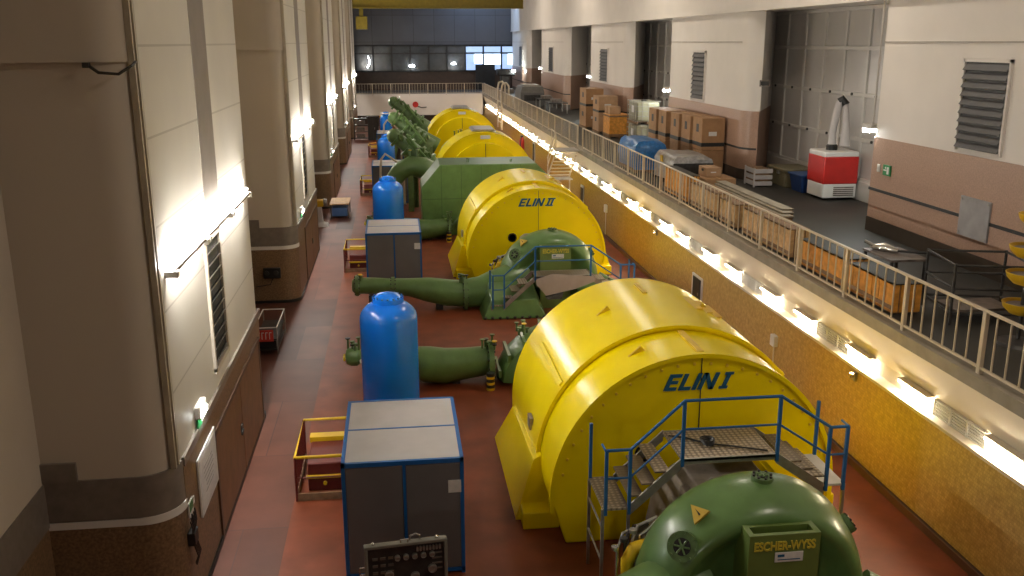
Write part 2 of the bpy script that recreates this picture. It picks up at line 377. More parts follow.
# gates in the recesses
for i, (a, b) in enumerate([(26.3, 40.2), (47.6, 62), (67.5, 81), (90.5, 103.5)]):
    xg = XG
    gm = MB().box(xg, xg+.1, a+.02, b, 4.15, 10.2)
    d = struct('door_%d' % (10+i), gm, 'gate')
    fr = MB(); n = 8; st = (b-a)/n
    for k in range(n+1): fr.box(xg-.06, xg+.02, a+k*st-.07, a+k*st+.07, 4.15, 10.2)
    for z in (4.2, 5.6, 7.15, 8.75, 10.12): fr.box(xg-.05, xg+.02, a+.02, b, z-.07, z+.07)
    o = fr.build('gate_rails', 'gate_f', bevel=.015); o.parent = d
    bl = MB()
    for k in range(n):
        for z in (7.15, 5.6): bl.lathe([(.05, 0), (.05, .05), (.02, .07)], (xg-.11, a+(k+.5)*st, z), 'x', 8)
    o = bl.build('gate_bolts', 'dark'); o.parent = d
    struct('trim_18', MB().box(xg-.10, xg+.3, a+.02, b, 3.5, 4.16), 'gate_f')

# far end: balcony, window band, panelled wall
YF = 104.0
struct('wall_far', MB().box(-6, 20, 113, 113.4, 8.6, 15.2), 'farpanel')
struct('trim_20', MB().box(-6, 20, 112.9, 113.1, 8.5, 8.68), 'black')
struct('wall_far.001', MB().box(-6, 20, 113.1, 113.4, 3.5, 5.7), 'brownpanel')
struct('floor.002', MB().box(-6, 9.62, YF, 113, 3.2, 3.5), 'gfloor')
bf = MB(); bf.box(-6, 9.62, YF-.05, YF+.25, 1.25, 3.52)
bf.prism([(9.62, 3.52), (9.62, 1.9), (8.2, 1.25), (9.62, 1.25)], 'y', YF-.06, YF+.25)
struct('wall_far.002', bf, 'wall_right')
struct('wall_far.003', MB().box(-6, 9.7, YF+1.5, YF+1.8, 0, 3.2), 'brownpanel')
pw = 2.15; x = -4.5; k = 0
while x < 14:
    lit = x > 7.6
    w = struct('window_%d' % (60+k), MB().box(x+.08, x+pw-.08, 113.02, 113.1, 5.75, 8.5), 'glass')
    if lit:
        pa = MB(); hw = pw*.5
        if x < 9: pa.box(x+hw, x+pw-.1, 112.97, 113.03, 6.5, 7.6)
        elif x < 11.5: pa.box(x+.1, x+hw-.03, 112.97, 113.03, 6.4, 7.6).box(x+hw+.03, x+pw-.1, 112.97, 113.03, 6.4, 7.6)
        else: pa.box(x+hw*.7, x+pw-.3, 112.97, 113.03, 6.4, 7.6)
        o = pa.build('lit_pane', 'day'); o.parent = w
        o = MB().box(x+.1, x+pw-.1, 112.99, 113.03, 5.76, 7.62).build('dim_pane', 'day2'); o.parent = w
        o = MB().box(x+.1, x+pw-.1, 112.98, 113.03, 7.8, 8.45).build('upper_pane', 'day2'); o.parent = w
    fm = MB().box(x-.09, x+.09, 112.9, 113.05, 5.6, 8.6).box(x, x+pw, 112.92, 113.05, 7.62, 7.76).box(x, x+pw, 112.9, 113.05, 5.6, 5.76)
    o = fm.build('window_frame', 'black'); o.parent = w
    x += pw; k += 1
struct('door_20', MB().box(9.6, 11.9, 112.85, 113.0, 3.5, 6.4), 'black')
t = thing('lamp_glare', 'small glowing shape for the lamp glare on the fourth dark window of the far gallery', 'light', (2.1, 112.6, 6.2))  # glowing shapes stand in for lamp reflections in the window glass
MB().lathe([(.05, 0), (.35, .05), (.28, .22), (.05, .3)], (2.1, 112.6, 6.15)).build('glare_shape', 'window_lamp', t)
t = thing('lamp_glare', 'curved glowing shape for the lamp glare on the leftmost dark window of the far gallery', 'light', (-2.8, 112.6, 6.2))
MB().tube([(-3.1, 112.6, 6.1), (-2.85, 112.6, 6.5), (-2.8, 112.6, 7.0), (-2.95, 112.6, 7.4)], .06).build('glare_shape', 'window_lamp', t)
t = thing('lamp_glare', 'round glowing shape for the lamp glare on the dark window just left of the lit panes', 'light', (7.0, 112.6, 6.5))
MB().lathe([(.05, 0), (.3, .05), (.25, .2), (.05, .3)], (7.0, 112.6, 6.4)).build('glare_shape', 'window_lamp', t)

# overhead crane
t = thing('overhead_crane', 'yellow overhead travelling crane spanning the far end of the hall', 'crane', (5, 103, 12.3))
cm = mat('crane_yellow', (0.22, 0.16, 0.006), 0.5)
MB().box(-5.0, 14, 102.3, 102.7, 12.5, 13.6).box(-5, 14, 102.1, 102.9, 12.4, 12.52).build('girder', cm, t)
MB().box(-5.0, 14, 105.3, 105.7, 12.5, 13.6).build('girder', cm, t)
MB().box(-3.8, -2.6, 102.2, 103.5, 10.3, 11.6).build('driver_cab', cm, t, bevel=.05)
MB().box(-3.4, -3.0, 102.4, 102.8, 11.6, 12.45).build('cab_hanger', cm, t)

# ================================================================ LEFT WALL FITTINGS
ends = ['nearest', 'second', 'third', 'fourth', 'farthest', 'unseen rear']
first = None
for i, xf in enumerate(PX):
    y0 = PY[i]
    if i == 5: continue
    for j in range(3):
        ya = y0 + 0.62 + 2.58*j
        lab = '%s wall tube light on the %s left pilaster' % (['nearest of three', 'middle of three', 'farthest of three'][j], ends[i])
        t = thing('tube_light', lab, 'light', (xf, ya, 5.72), 'tube lights on the left pilasters')
        MB().box(xf+.115, xf+.155, ya+.10, ya+2.48, 5.66, 5.72).build('batten', 'iron', t)
        for yb in (ya+.05, ya+2.42): MB().box(xf, xf+.2, yb, yb+.13, 5.60, 5.70).build('bracket', 'steel', t)
        MB().cyl((xf+.075, ya+.1, 5.78), (xf+.075, ya+2.5, 5.78), .03, 8).build('tube', 'tube', t)
    # small emergency lamp under the tubes
    t = thing('emergency_lamp', 'small bright emergency lamp low on the %s left pilaster' % ends[i], 'lamp', (xf, y0+1.95, 2.95), 'emergency lamps on the left pilasters')
    MB().box(xf, xf+.10, y0+1.7, y0+2.2, 2.9, 3.12).build('lamp_body', 'white', t, bevel=.02)
    MB().box(xf+.02, xf+.12, y0+1.74, y0+2.16, 2.92, 2.99).build('diffuser', 'lamp', t)
    MB().box(xf+.02, xf+.045, y0+1.72, y0+2.0, 2.72, 2.88).build('exit_panel', 'signgreen', t)

xf = -3.47
t = thing('notice_board', 'white paper plan in a thin frame on the nearest brown left pilaster', 'notice board', (xf, 15.4, 1.3))
MB().box(xf, xf+.03, 14.68, 16.14, 1.26, 2.3).build('frame', 'white', t)
MB().box(xf+.028, xf+.036, 14.74, 16.08, 1.32, 2.24).build('sheet', 'paper', t)
lm = MB()
for k in range(6): lm.box(xf+.035, xf+.039, 15.0+random.random()*.2, 15.7+random.random()*.2, 1.55+k*.09, 1.565+k*.09)
lm.build('print_lines', mat('print_grey', (.3, .28, .27), .7), t)
t = thing('exit_sign', 'small green escape sign low on the nearest left pilaster', 'sign', (xf, 14.0, 1.75))
MB().box(xf, xf+.02, 13.86, 14.14, 1.7, 1.95).build('sign_plate', 'paper', t)
MB().box(xf+.018, xf+.026, 13.89, 14.11, 1.78, 1.92).build('sign_symbol', mat('dull_green', (.06, .2, .06), .5), t)
MB().box(xf, xf+.02, 14.2, 14.26, 1.78, 1.9).build('switch', 'white', t)
t = thing('cable_bundle', 'black cable bundle hanging from a socket on the nearest left pilaster', 'cables', (xf, 13.9, 1.2))
MB().box(xf-.02, xf+.10, 13.72, 13.98, 1.28, 1.5).build('socket_box', 'black', t, bevel=.01)
for k in range(6):
    a = 13.74+.04*k
    MB().tube([(xf+.06, a, 1.45), (xf+.09, a+.02*(k-3), 1.62), (xf+.07, a+.03*(k-3), 1.75+.03*(k % 3))], .012, 6).build('cable', 'black', t)
    MB().tube([(xf+.06, a, 1.35), (xf+.12, a, 1.1), (xf+.06, a+.02*(3-k), .95-.03*(k % 3))], .012, 6).build('cable', 'black', t)
t = thing('wall_cable', 'thin cable hooked along the ledge of the nearest left pilaster', 'cable', (-4.2, 13.15, 8.6))
MB().tube([(-4.0, 13.16, 8.72), (-3.85, 13.1, 8.62), (-3.6, 13.1, 8.6), (-3.46, 13.2, 8.7), (-3.45, 13.4, 8.75)], .022, 6).build('cable', 'dark', t)
MB().box(-4.05, -3.97, 13.1, 13.2, 8.68, 8.75).build('hook', 'dark', t)
ys = 13.3+P
t = thing('socket_box', 'black double socket box on the side of the second left pilaster', 'socket', (-4.55, ys, 1.0))
MB().box(-4.82, -4.22, ys-.12, ys-.015, .92, 1.3).build('box', 'black', t, bevel=.02)
for x in (-4.7, -4.38): MB().lathe([(.09, 0), (.09, -.03), (.05, -.04)], (x, ys-.12, 1.12), 'y', 12).build('socket', 'dark', t)
MB().tube([(-4.5, ys-.06, .92), (-4.6, ys-.08, .7), (-5.1, ys-.05, .62)], .018, 6).build('cable', 'dark', t)

# trolley with a red sign in the first recess
t = thing('tool_trolley', 'small steel trolley with a red sign beside the nearest left pilaster', 'trolley', (-4.2, 27.8, 0))
x0, x1, y0, y1 = -4.35, -3.7, 26.9, 28.9
for a in (x0, x1):
    for b in (y0, y1): MB().cyl((a, b, .05), (a, b, .86), .02, 8).build('leg', 'steel', t)
for z in (.18, .5):
    MB().box(x0, x1, y0, y1, z-.02, z+.01).build('shelf', 'dark' if z < .8 else 'steel', t)
fr = MB()
for a in (x0, x1): fr.cyl((a, y0, .86), (a, y1, .86), .018, 8)
for b in (y0, y1): fr.cyl((x0, b, .86), (x1, b, .86), .018, 8)
fr.build('push_rail', 'white', t)
sg = MB().box(x0+.05, x0+.55, y0-.04, y0-.02, .45, .80).build('sign', 'signred', t)
tm = MB()
for k in range(4):
    a = x0+.1+k*.11
    tm.box(a, a+.02, y0-.05, y0-.04, .52, .73).box(a, a+.07, y0-.05, y0-.04, .71, .73)
tm.build('sign_strokes', 'paper', sg)
bx = MB().box(x0+.05, x1-.05, y0+.1, y1-.3, .2, .42).build('tool_box', 'black', t)

# grinding post and little workbench in the aisle
t = thing('pedestal_grinder', 'grey pedestal machine with blue and yellow fittings by the left wall', 'machine', (-3.9, 47.2, 0))
MB().loft([[(-4.35, 46.8, 0), (-3.55, 46.8, 0), (-3.55, 47.6, 0), (-4.35, 47.6, 0)], [(-4.3, 46.85, .12), (-3.6, 46.85, .12), (-3.6, 47.55, .12), (-4.3, 47.55, .12)], [(-4.15, 46.98, .2), (-3.8, 46.98, .2), (-3.8, 47.4, .2), (-4.15, 47.4, .2)], [(-4.12, 47, 1.0), (-3.86, 47, 1.0), (-3.86, 47.35, 1.0), (-4.12, 47.35, 1.0)]]).build('pedestal', 'cab_top', t, bevel=.03)
MB().box(-4.25, -3.75, 46.95, 47.4, 1.0, 1.35).build('motor', 'orange', t, bevel=.06)
MB().lathe([(.02, -.12), (.22, -.1), (.22, .1), (.02, .12)], (-4.4, 47.15, 1.2), 'x', 16).build('wheel_guard', mat('guard_blue', (.02, .06, .3), .4), t)
MB().lathe([(.02, -.1), (.19, -.08), (.19, .08), (.02, .1)], (-3.65, 47.15, 1.2), 'x', 16).build('wheel', 'iron', t)
MB().cyl((-4.4, 47.0, .9), (-4.4, 47.0, .45), .07, 8).build('dust_pipe', 'red', t)
t = thing('work_table', 'low table with a blue box beside the grey pedestal machine', 'table', (-3.1, 50, 0))
MB().box(-3.6, -2.6, 49.2, 51.2, .72, .78).build('table_top', 'plank', t)
for a in (-3.55, -2.65):
    for b in (49.25, 51.15): MB().box(a-.03, a+.03, b-.03, b+.03, 0, .72).build('leg', 'dark', t)
MB().box(-3.5, -2.7, 49.25, 51.0, .1, .55).build('drawer_unit', mat('drawer_blue', (.05, .12, .3), .5), t, bevel=.02)

# ================================================================ GENERATORS
XC = 5.25
def letters(num, x0, y, z0, h, m, parent):
    mb = MB(); st = h*.24; sh = 0.42
    def pg(pts): mb.prism([(x0+a+sh*b, z0+b) for a, b in pts], 'y', y-.03, y)
    def bar(a, b, c, d): pg([(a, c), (b, c), (b, d), (a, d)])
    w = h*.74
    # E
    bar(0, st, 0, h); bar(st, w, 0, st*.8); bar(st, w*.9, h/2-st*.38, h/2+st*.38); bar(st, w, h-st*.8, h)
    a = w+.045
    bar(a, a+st, 0, h); bar(a+st, a+w*.95, 0, st*.8); a += w*.95+.035
    bar(a, a+st, 0, h); a += st+.035
    bar(a, a+st, 0, h); bar(a+w-.01, a+w+st-.01, 0, h); pg([(a+st*.1, h), (a+st*1.15, h), (a+w+st*.8, 0), (a+w-st*.25, 0)]); a += w+st+.10
    for k in range(num):
        bar(a+st*.55, a+st*1.55, st*.5, h-st*.5); bar(a, a+st*2.1, 0, st*.62); bar(a, a+st*2.1, h-st*.62, h); a += st*1.9
    return mb.build('lettering', m, parent)

def drum_profile(R, zc, flare):
    return [(XC+R-flare, 0), (XC+R, zc)] + arc(XC, zc, R, 4, 176, 44) + [(XC-R, zc), (XC-R+flare, 0)]
def generator(k, label):
    d = P*k; y = 15.2+d
    t = thing('generator', label, 'generator', (XC, y+2.5, 0), 'yellow generators')
    big, zb = (2.745, .96) if k < 2 else (3.0, .8)
    b = MB().prism(drum_profile(big, zb, 0), 'y', y+1.45, (y+5.2) if k < 2 else (y+4.75)).build('main_drum', 'yellow', t, bevel=.04)
    # retaining ring and bolts at the front joint
    rg = MB()
    o_, i_ = arc(XC, zb, big+.01, -8, 188, 48), arc(XC, zb, big-.06, -8, 188, 48)
    rg.loft([[(p[0], y+1.40, p[1]) for p in o_]+[(p[0], y+1.40, p[1]) for p in i_[::-1]], [(p[0], y+1.5, p[1]) for p in o_]+[(p[0], y+1.5, p[1]) for p in i_[::-1]]])
    rg.build('joint_ring', 'yellow', b)
    if k < 2:
        f = MB().prism(drum_profile(2.68, .92, .3), 'y', y+.03, y+1.46).build('front_drum', 'yellow', t, bevel=.03)
        rim = MB(); o_, i_ = arc(XC, .92, 2.70, -6, 186, 48), arc(XC, .92, 2.62, -6, 186, 48)
        rim.loft([[(p[0], y-.03, p[1]) for p in o_]+[(p[0], y-.03, p[1]) for p in i_[::-1]], [(p[0], y+.1, p[1]) for p in o_]+[(p[0], y+.1, p[1]) for p in i_[::-1]]])
        rim.build('front_rim', 'yellow', f)
        for a in range(8, 174, 7):
            c = (XC+2.5*math.cos(math.radians(a)), y+.03, .92+2.5*math.sin(math.radians(a)))
            MB().lathe([(.028, 0), (.028, -.025), (.012, -.03)], c, 'y', 6).build('rim_bolt', 'yellow2', f)
        MB().box(XC+.04, XC+.055, y+.012, y+.032, 1.0, 3.55).build('seam', 'dark', f)
        MB().prism([(XC-.02, 3.59), (XC+.10, 3.59), (XC+.10, 3.63), (XC-.02, 3.63)], 'y', y+.1, y+1.35).build('seam_strip', 'yellow2', f)
        letters(k+1, 4.60 if k == 0 else 4.52, y+.03, 2.93, .305, 'letter', t)
        MB().lathe([(.17, .02), (.17, -.02), (.13, -.03), (.13, .0), (.02, .0)], (4.29, y+.03, 1.74), 'y', 20).build('inspection_port', 'black', t)
        for s in (-1, 1):           # flared skirts and their feet
            X = lambda v: XC + s*v
            sk = MB(); ya, yb = y+1.0, y+4.95
            sk.loft([[(X(3.2), ya, 0), (X(2.84), ya+.1, 1.22), (X(2.3), ya+.5, 1.3), (X(2.3), ya, 0)], [(X(3.2), yb, 0), (X(2.80), yb-.3, .9), (X(2.3), yb-.3, 1.0), (X(2.3), yb-.3, 0)]])
            sk.build('skirt', 'yellow', t, bevel=.02)
            ft = MB().box(min(X(3.1), X(2.4)), max(X(3.1), X(2.4)), y+.62, y+1.1, 0, .34); ft.build('foot', 'yellow', t, bevel=.02)
        # triangular lifting brackets
        for (a, yy, R) in ((112, y+.75, 2.68), (113, y+3.2, 2.78), (63, y+3.4, 2.78)):
            c = Vector((XC+R*math.cos(math.radians(a)), yy, .92+R*math.sin(math.radians(a)))); nrm = Vector((math.cos(math.radians(a)), 0, math.sin(math.radians(a)))); tg = Vector((-nrm.z, 0, nrm.x))
            if nrm.x < 0: tg = -tg
            mb = MB(); lo = c-nrm*.03; rings = []
            for q in (-.03, .03): rings.append([lo-tg*.20+Vector((0, q, 0)), lo+tg*.20+Vector((0, q, 0)), lo+tg*.16+nrm*.13+Vector((0, q, 0))])
            mb.loft(rings).build('lifting_bracket', 'yellow2', t)
        MB().box(XC-2.755, XC-2.68, y+2.2, y+2.5, 1.35, 1.6).build('rating_plate', 'steel', b)
        MB().prism([(XC-.05, 3.68), (XC+.05, 3.68), (XC+.05, 3.73), (XC-.05, 3.73)], 'y', y+3.8, y+4.6).build('top_strip', 'yellow2', t)
        for a_ in (144, 36):          # bolted joint of the upper and lower cover halves
            aa = math.radians(a_); c = Vector((XC+2.745*math.cos(aa), 0, .96+2.745*math.sin(aa))); n_ = Vector((math.cos(aa), 0, math.sin(aa))); u_ = Vector((-n_.z, 0, n_.x))
            MB().loft([[c+u_*p+n_*q+Vector((0, yy, 0)) for p, q in ((-.05, -.03), (.05, -.03), (.05, .05), (-.05, .05))] for yy in (y+1.5, y+4.0)]).build('joint_flange', 'yellow', t, bevel=.01)
        sv = MB()
        for a in (70,):
            for q in range(3):
                aa = math.radians(a-q*5); c = (XC+2.75*math.cos(aa), .96+2.75*math.sin(aa))
                sv.box(c[0]-.1, c[0]+.1, y+3.0, y+3.9, c[1]-.02, c[1]+.015)
        sv.build('access_hatch', 'yellow2', t)
    else:
        f = MB().prism(drum_profile(2.3, .9, 0), 'y', y+1.15, y+1.5).build('front_cover', 'yellow', t, bevel=.04)
        MB().box(XC-.01, XC+.02, y+1.13, y+1.16, 1.0, 3.15).build('seam', 'dark', f)
        MB().box(XC-.28, XC+.30, y+1.30, y+1.37, 3.42, 3.62).build('name_plate', 'paper', t)
        MB().prism([(XC-.75, 3.80), (XC+.75, 3.80), (XC+.6, 3.93), (XC-.6, 3.93)], 'y', y+2.0, y+4.5).build('top_highlight', 'steel', t, bevel=.03)  # pale slab on the crown stands in for the white top highlight
    return t
G = [generator(0, 'nearest yellow generator drum lettered ELIN I above the checker plate stairs'),
     generator(1, 'second yellow generator drum lettered ELIN II behind the smaller green turbine'),
     generator(2, 'third yellow generator drum with white plate and a pale slab for its top highlight, behind the flat topped green casing'),
     generator(3, 'farthest yellow generator drum, in front of the white balcony')]

# ================================================================ TURBINES
class Bolts:
    def __init__(s): s.l = []
    def build(s, name, m, parent):
        for mb in s.l: mb.build(name, m, parent)
def bolt_ring(mb, c, r, n, axis, s=.035, h=.05):
    mb.bm.free(); B = Bolts()
    for k in range(n):
        a = 2*PI*k/n
        p = {'y': (c[0]+r*math.cos(a), c[1], c[2]+r*math.sin(a)), 'x': (c[0], c[1]+r*math.cos(a), c[2]+r*math.sin(a)), 'z': (c[0]+r*math.cos(a), c[1]+r*math.sin(a), c[2])}[axis]
        B.l.append(MB().lathe([(s, -h/2), (s, h/2)], p, axis, 6))
    return B
def turbine(k, label):
    d = P*k; xc, zc, y = 5.3, .85, 12.3+d
    t = thing('turbine', label, 'turbine', (xc, y, 0), 'green turbines')
    # hood: rounded ring swept over the shaft down to the floor both sides
    sec = []
    for (r, yy) in [(.5, -.40), (.98, -.42), (1.10, -.48), (1.22, -.56), (1.30, -.62), (1.37, -.645), (1.45, -.62), (1.54, -.50), (1.63, -.28), (1.70, -.02), (1.72, .3), (1.64, .5), (1.4, .6), (.5, .6)]: sec.append((r, yy))
    rings = []
    for a in [-24] + list(range(-15, 196, 6)) + [200, 204]:
        ar = math.radians(a); grow = 1.0 + (0.10*max(0, (a-110)/90.0) if a > 110 else 0)
        rings.append([(xc+r*grow*math.cos(ar), y+yy, max(0.0, zc+r*grow*math.sin(ar))) for r, yy in sec])
    h = MB().loft(rings).build('hood', 'green', t)
    MB().prism(arc(xc, zc, .62, 0, 360, 40)[:-1], 'y', y-.43, y-.05).build('front_cover', 'green', t)
    # inspection box with an open slot at the top
    bx = MB(); x0, x1, yf = 4.79, 5.85, 11.35+d
    bx.box(x0, x1, yf, yf+.9, 0, 2.05).box(x0, x1, yf, yf+.07, 2.05, 2.2).box(x0, x1, yf+.25, yf+.9, 2.05, 2.2).box(x0, x0+.08, yf+.07, yf+.25, 2.05, 2.2).box(x1-.08, x1, yf+.07, yf+.25, 2.05, 2.2)
    b = bx.build('inspection_box', 'green_l', t)
    textmesh(MB(), 'ESCHER-WYSS', (x0+x1)/2, yf-.006, 2.02, .19, .76, bold=.006).build('lettering', 'letter_y', b)
    MB().box(5.18, 5.60, yf-.012, yf-.002, 1.77, 1.92).build('paper_label', 'paper', b)
    pm = MB().box(5.22, 5.32, yf-.016, yf-.011, 1.85, 1.89).box(5.22, 5.56, yf-.016, yf-.011, 1.80, 1.815)
    pm.build('label_print', 'letter', b)
    # flanged ports on the hood
    def port(a, yy, r, nm='port_flange'):
        ar = math.radians(a); n = Vector((math.cos(ar), 0, math.sin(ar))); c = Vector((xc, y+yy, zc))+n*1.68
        mb = MB(); mb.cyl(c-n*.1, c+n*.07, r, 20); fo = mb.build(nm, 'green_d', t)
        mb = MB(); u = Vector((0, 1, 0)); w = n.cross(u)
        for q in range(8):
            aa = 2*PI*q/8; p = c+(u*math.cos(aa)+w*math.sin(aa))*r*.8
            mb.cyl(p, p+n*.1, .022, 6)
        mb.build('port_bolts', 'dark', fo)
        mb = MB(); mb.cyl(c, c+n*.085, r*.52, 16); mb.build('port_cover', 'black', fo)
        mb = MB()
        for q in range(3):
            aa = PI*q/3; v = (u*math.cos(aa)+w*math.sin(aa))*r*.5
            mb.cyl(c-v+n*.09, c+v+n*.09, .018, 6)
        mb.build('port_grid', 'green_d', fo)
    port(88, .1, .17); port(32, .0, .16)
    mb = MB(); c = Vector((3.98, y-.46, 1.82)); n = Vector((-.5, -.75, .42)).normalized(); u = n.cross(Vector((0, 0, 1))).normalized(); w = u.cross(n)
    mb.cyl(c-n*.15, c+n*.06, .23, 22); fl = mb.build('hand_hole', 'green_d', t)
    mb = MB(); mb.cyl(c, c+n*.075, .13, 16); mb.build('hole_cover', 'black', fl)
    mb = MB()
    for q in range(8):
        p = c+(u*math.cos(q*PI/4)+w*math.sin(q*PI/4))*.2; mb.cyl(p, p+n*.09, .022, 6)
    for q in range(3):
        v = (u*math.cos(PI*q/3)+w*math.sin(PI*q/3))*.12; mb.cyl(c-v+n*.08, c+v+n*.08, .016, 6)
    mb.build('hole_bolts', 'green_d', fl)
    # warning triangle lying on the hood
    a = math.radians(127); n = Vector((math.cos(a)*.85, -.5, math.sin(a)*.85)).normalized(); c = Vector((xc+1.74*math.cos(a), y-.26, zc+1.74*math.sin(a)))+n*.01
    u = Vector((0.80, .1, .6)); u = (u-n*u.dot(n)).normalized(); w = n.cross(u)*1
    if w.z < 0: w = -w
    tri = MB(); pts = [c-u*.15-w*.1, c+u*.15-w*.1, c+w*.17]
    tri.loft([[p-n*.04 for p in pts], [p+n*.012 for p in pts]]); wt = tri.build('warning_triangle', mat('warning_yellow', (.62, .42, .06), .5), t)
    tri = MB(); q = MB(); q.loft([[c-u*.015-w*.05+n*.01, c+u*.015-w*.05+n*.01, c+u*.01+w*.08+n*.01], [c-u*.015-w*.05+n*.018, c+u*.015-w*.05+n*.018, c+u*.01+w*.08+n*.018]]); q.build('warning_mark', 'black', wt); tri.bm.free()
    # spiral casing and inlet shoulder on the left
    sp = MB().tube([(2.25, y-.5, .52), (2.75, y-.48, .56), (3.3, y-.4, .68), (3.9, y-.25, .82), (4.4, y-.1, .9)], [.50, .54, .62, .66, .6], 22).build('inlet_shoulder', 'green', t)
    # bolted sole plate in front (octagonal apron)
    ap = MB().loft([[(2.66, y-2.1, 0), (4.85, y-2.1, 0), (4.85, y-.8, 0), (2.66, y-.8, 0)], [(2.98, y-1.95, .62), (4.5, y-1.95, .62), (4.5, y-.9, 1.0), (2.98, y-.9, 1.0)]])
    ap.build('apron', 'green', t, bevel=.03)
    bo = MB()
    for q in range(9): bo.lathe([(.05, 0), (.05, .07)], (2.75+q*.25, y-2.16, .03), 'z', 6)
    bo.build('sole_bolts', 'dark', t)
    rt = MB().loft([[(5.9, y-1.6, 0), (7.3, y-1.6, 0), (7.3, y-.5, 0), (5.9, y-.5, 0)], [(6.0, y-1.4, .7), (7.0, y-1.4, .55), (7.0, y-.6, .8), (6.0, y-.6, .9)]]); rt.build('apron', 'green', t, bevel=.04)
    br = MB().tube([(6.95, y-.3, .9), (7.3, y-.4, .75), (7.75, y-.5, .5)], [.2, .18, .16], 12); br.build('drain_branch', 'green_d', t)
    bolt_ring(MB(), (7.3, y-.4, .75), .2, 8, 'x').build('branch_bolt', 'dark', t)
    return t
turbine(0, 'nearest green turbine hood with box lettered ESCHER-WYSS at the bottom of the picture')
turbine(1, 'smaller green turbine hood with ESCHER-WYSS box in front of the ELIN II drum')

# shaft bearing machinery between turbine and generator
for k in (0, 1):
    d = P*k; y = 13.6+d
    t = thing('shaft_bearing', ['grey brown shaft bearing block under the checker plate stairs', 'shaft bearing block between the smaller green turbine and the ELIN II drum'][k], 'machinery', (5.2, y, 0))
    MB().lathe([(.55, -.8), (.62, -.75), (.62, -.3), (.5, -.25), (.5, .8), (.7, .85), (.7, 1.5)], (5.25, y, .9), 'y', 24).build('shaft', 'iron', t)
    MB().box(3.9, 6.4, y-.5, y+.9, 0, .75).build('bearing_base', 'dark', t, bevel=.05)
    cap = mat('bearing_grey', (.24, .205, .175), .45, .2, .25, 5)
    MB().loft([[(4.2, y-.6, .7), (6.6, y-.6, .7), (6.6, y+1.1, .7), (4.2, y+1.1, .7)], [(4.3, y-.55, 1.45), (6.3, y-.55, 1.45), (6.3, y+1.0, 1.45), (4.3, y+1.0, 1.45)], [(4.45, y-.52, 2.0), (5.9, y-.52, 2.0), (5.9, y+.55, 2.0), (4.45, y+.55, 2.0)], [(4.6, y-.5, 2.12), (5.8, y-.5, 2.12), (5.8, y+.5, 2.12), (4.6, y+.5, 2.12)]]).build('bearing_cap', cap, t, bevel=.03, smooth=False)
    for q in range(5):
        MB().box(4.36-q*.15, 4.52-q*.15, y-.85, y-.3, 1.62-q*.2, 2.06-q*.2).build('rib', cap if q % 2 else 'iron', t, bevel=.025)
    MB().tube([(4.75, y-.5, 2.1), (4.75, y-.5, 2.2), (4.82, y-.5, 2.24), (4.89, y-.5, 2.2), (4.89, y-.5, 2.1)], .025, 8).build('lifting_eye', 'steel', t)
    MB().tube([(4.4, y-.8, 1.72), (3.9, y-.8, 1.25), (3.55, y-.8, .9)], .03, 8).build('oil_pipe', 'steel', t)
    for q in range(8):
        a = 3.28+.12*q
        MB().tube([(a, y-.6, 0.02), (a, y-.62, 1.15+.08*(q % 4)), (a+.10, y-.55, 1.4+.06*(q % 3)), (a+.45, y-.4, 1.45+.06*(q % 4))], .028, 8).build('oil_pipe', ['chrome', 'dark', 'steel'][q % 3], t)
    for q in range(7):
        c = (3.22+.14*q, y-.72, 1.25+.14*(q % 3))
        MB().lathe([(.02, -.05), (.065, -.03), (.065, .03), (.02, .05)], c, 'z', 10).build('valve_wheel', ['chrome', 'dark', 'steel'][q % 3], t)
    MB().box(3.75, 4.0, y-.85, y-.6, 1.05, 1.45).build('junction_box', 'dark', t, bevel=.02)
    MB().tube([(3.42, y-.8, .5), (3.40, y-.8, 1.05), (3.5, y-.8, 1.27), (3.72, y-.78, 1.3)], .11, 12).build('oil_elbow', 'yellow2', t)
    MB().box(5.9, 6.9, y-.2, y+1.2, .0, 1.1).build('pedestal', 'yellow', t, bevel=.04)
    for q in range(3): MB().loft([[(5.75+.35*q, y-.3, 1.0), (5.87+.35*q, y-.3, 1.0), (5.87+.35*q, y+1.2, 1.0), (5.75+.35*q, y+1.2, 1.0)], [(5.4+.35*q, y+.3, 1.9), (5.52+.35*q, y+.3, 1.9), (5.52+.35*q, y+1.2, 1.9), (5.4+.35*q, y+1.2, 1.9)]]).build('bracket', 'yellow', t)

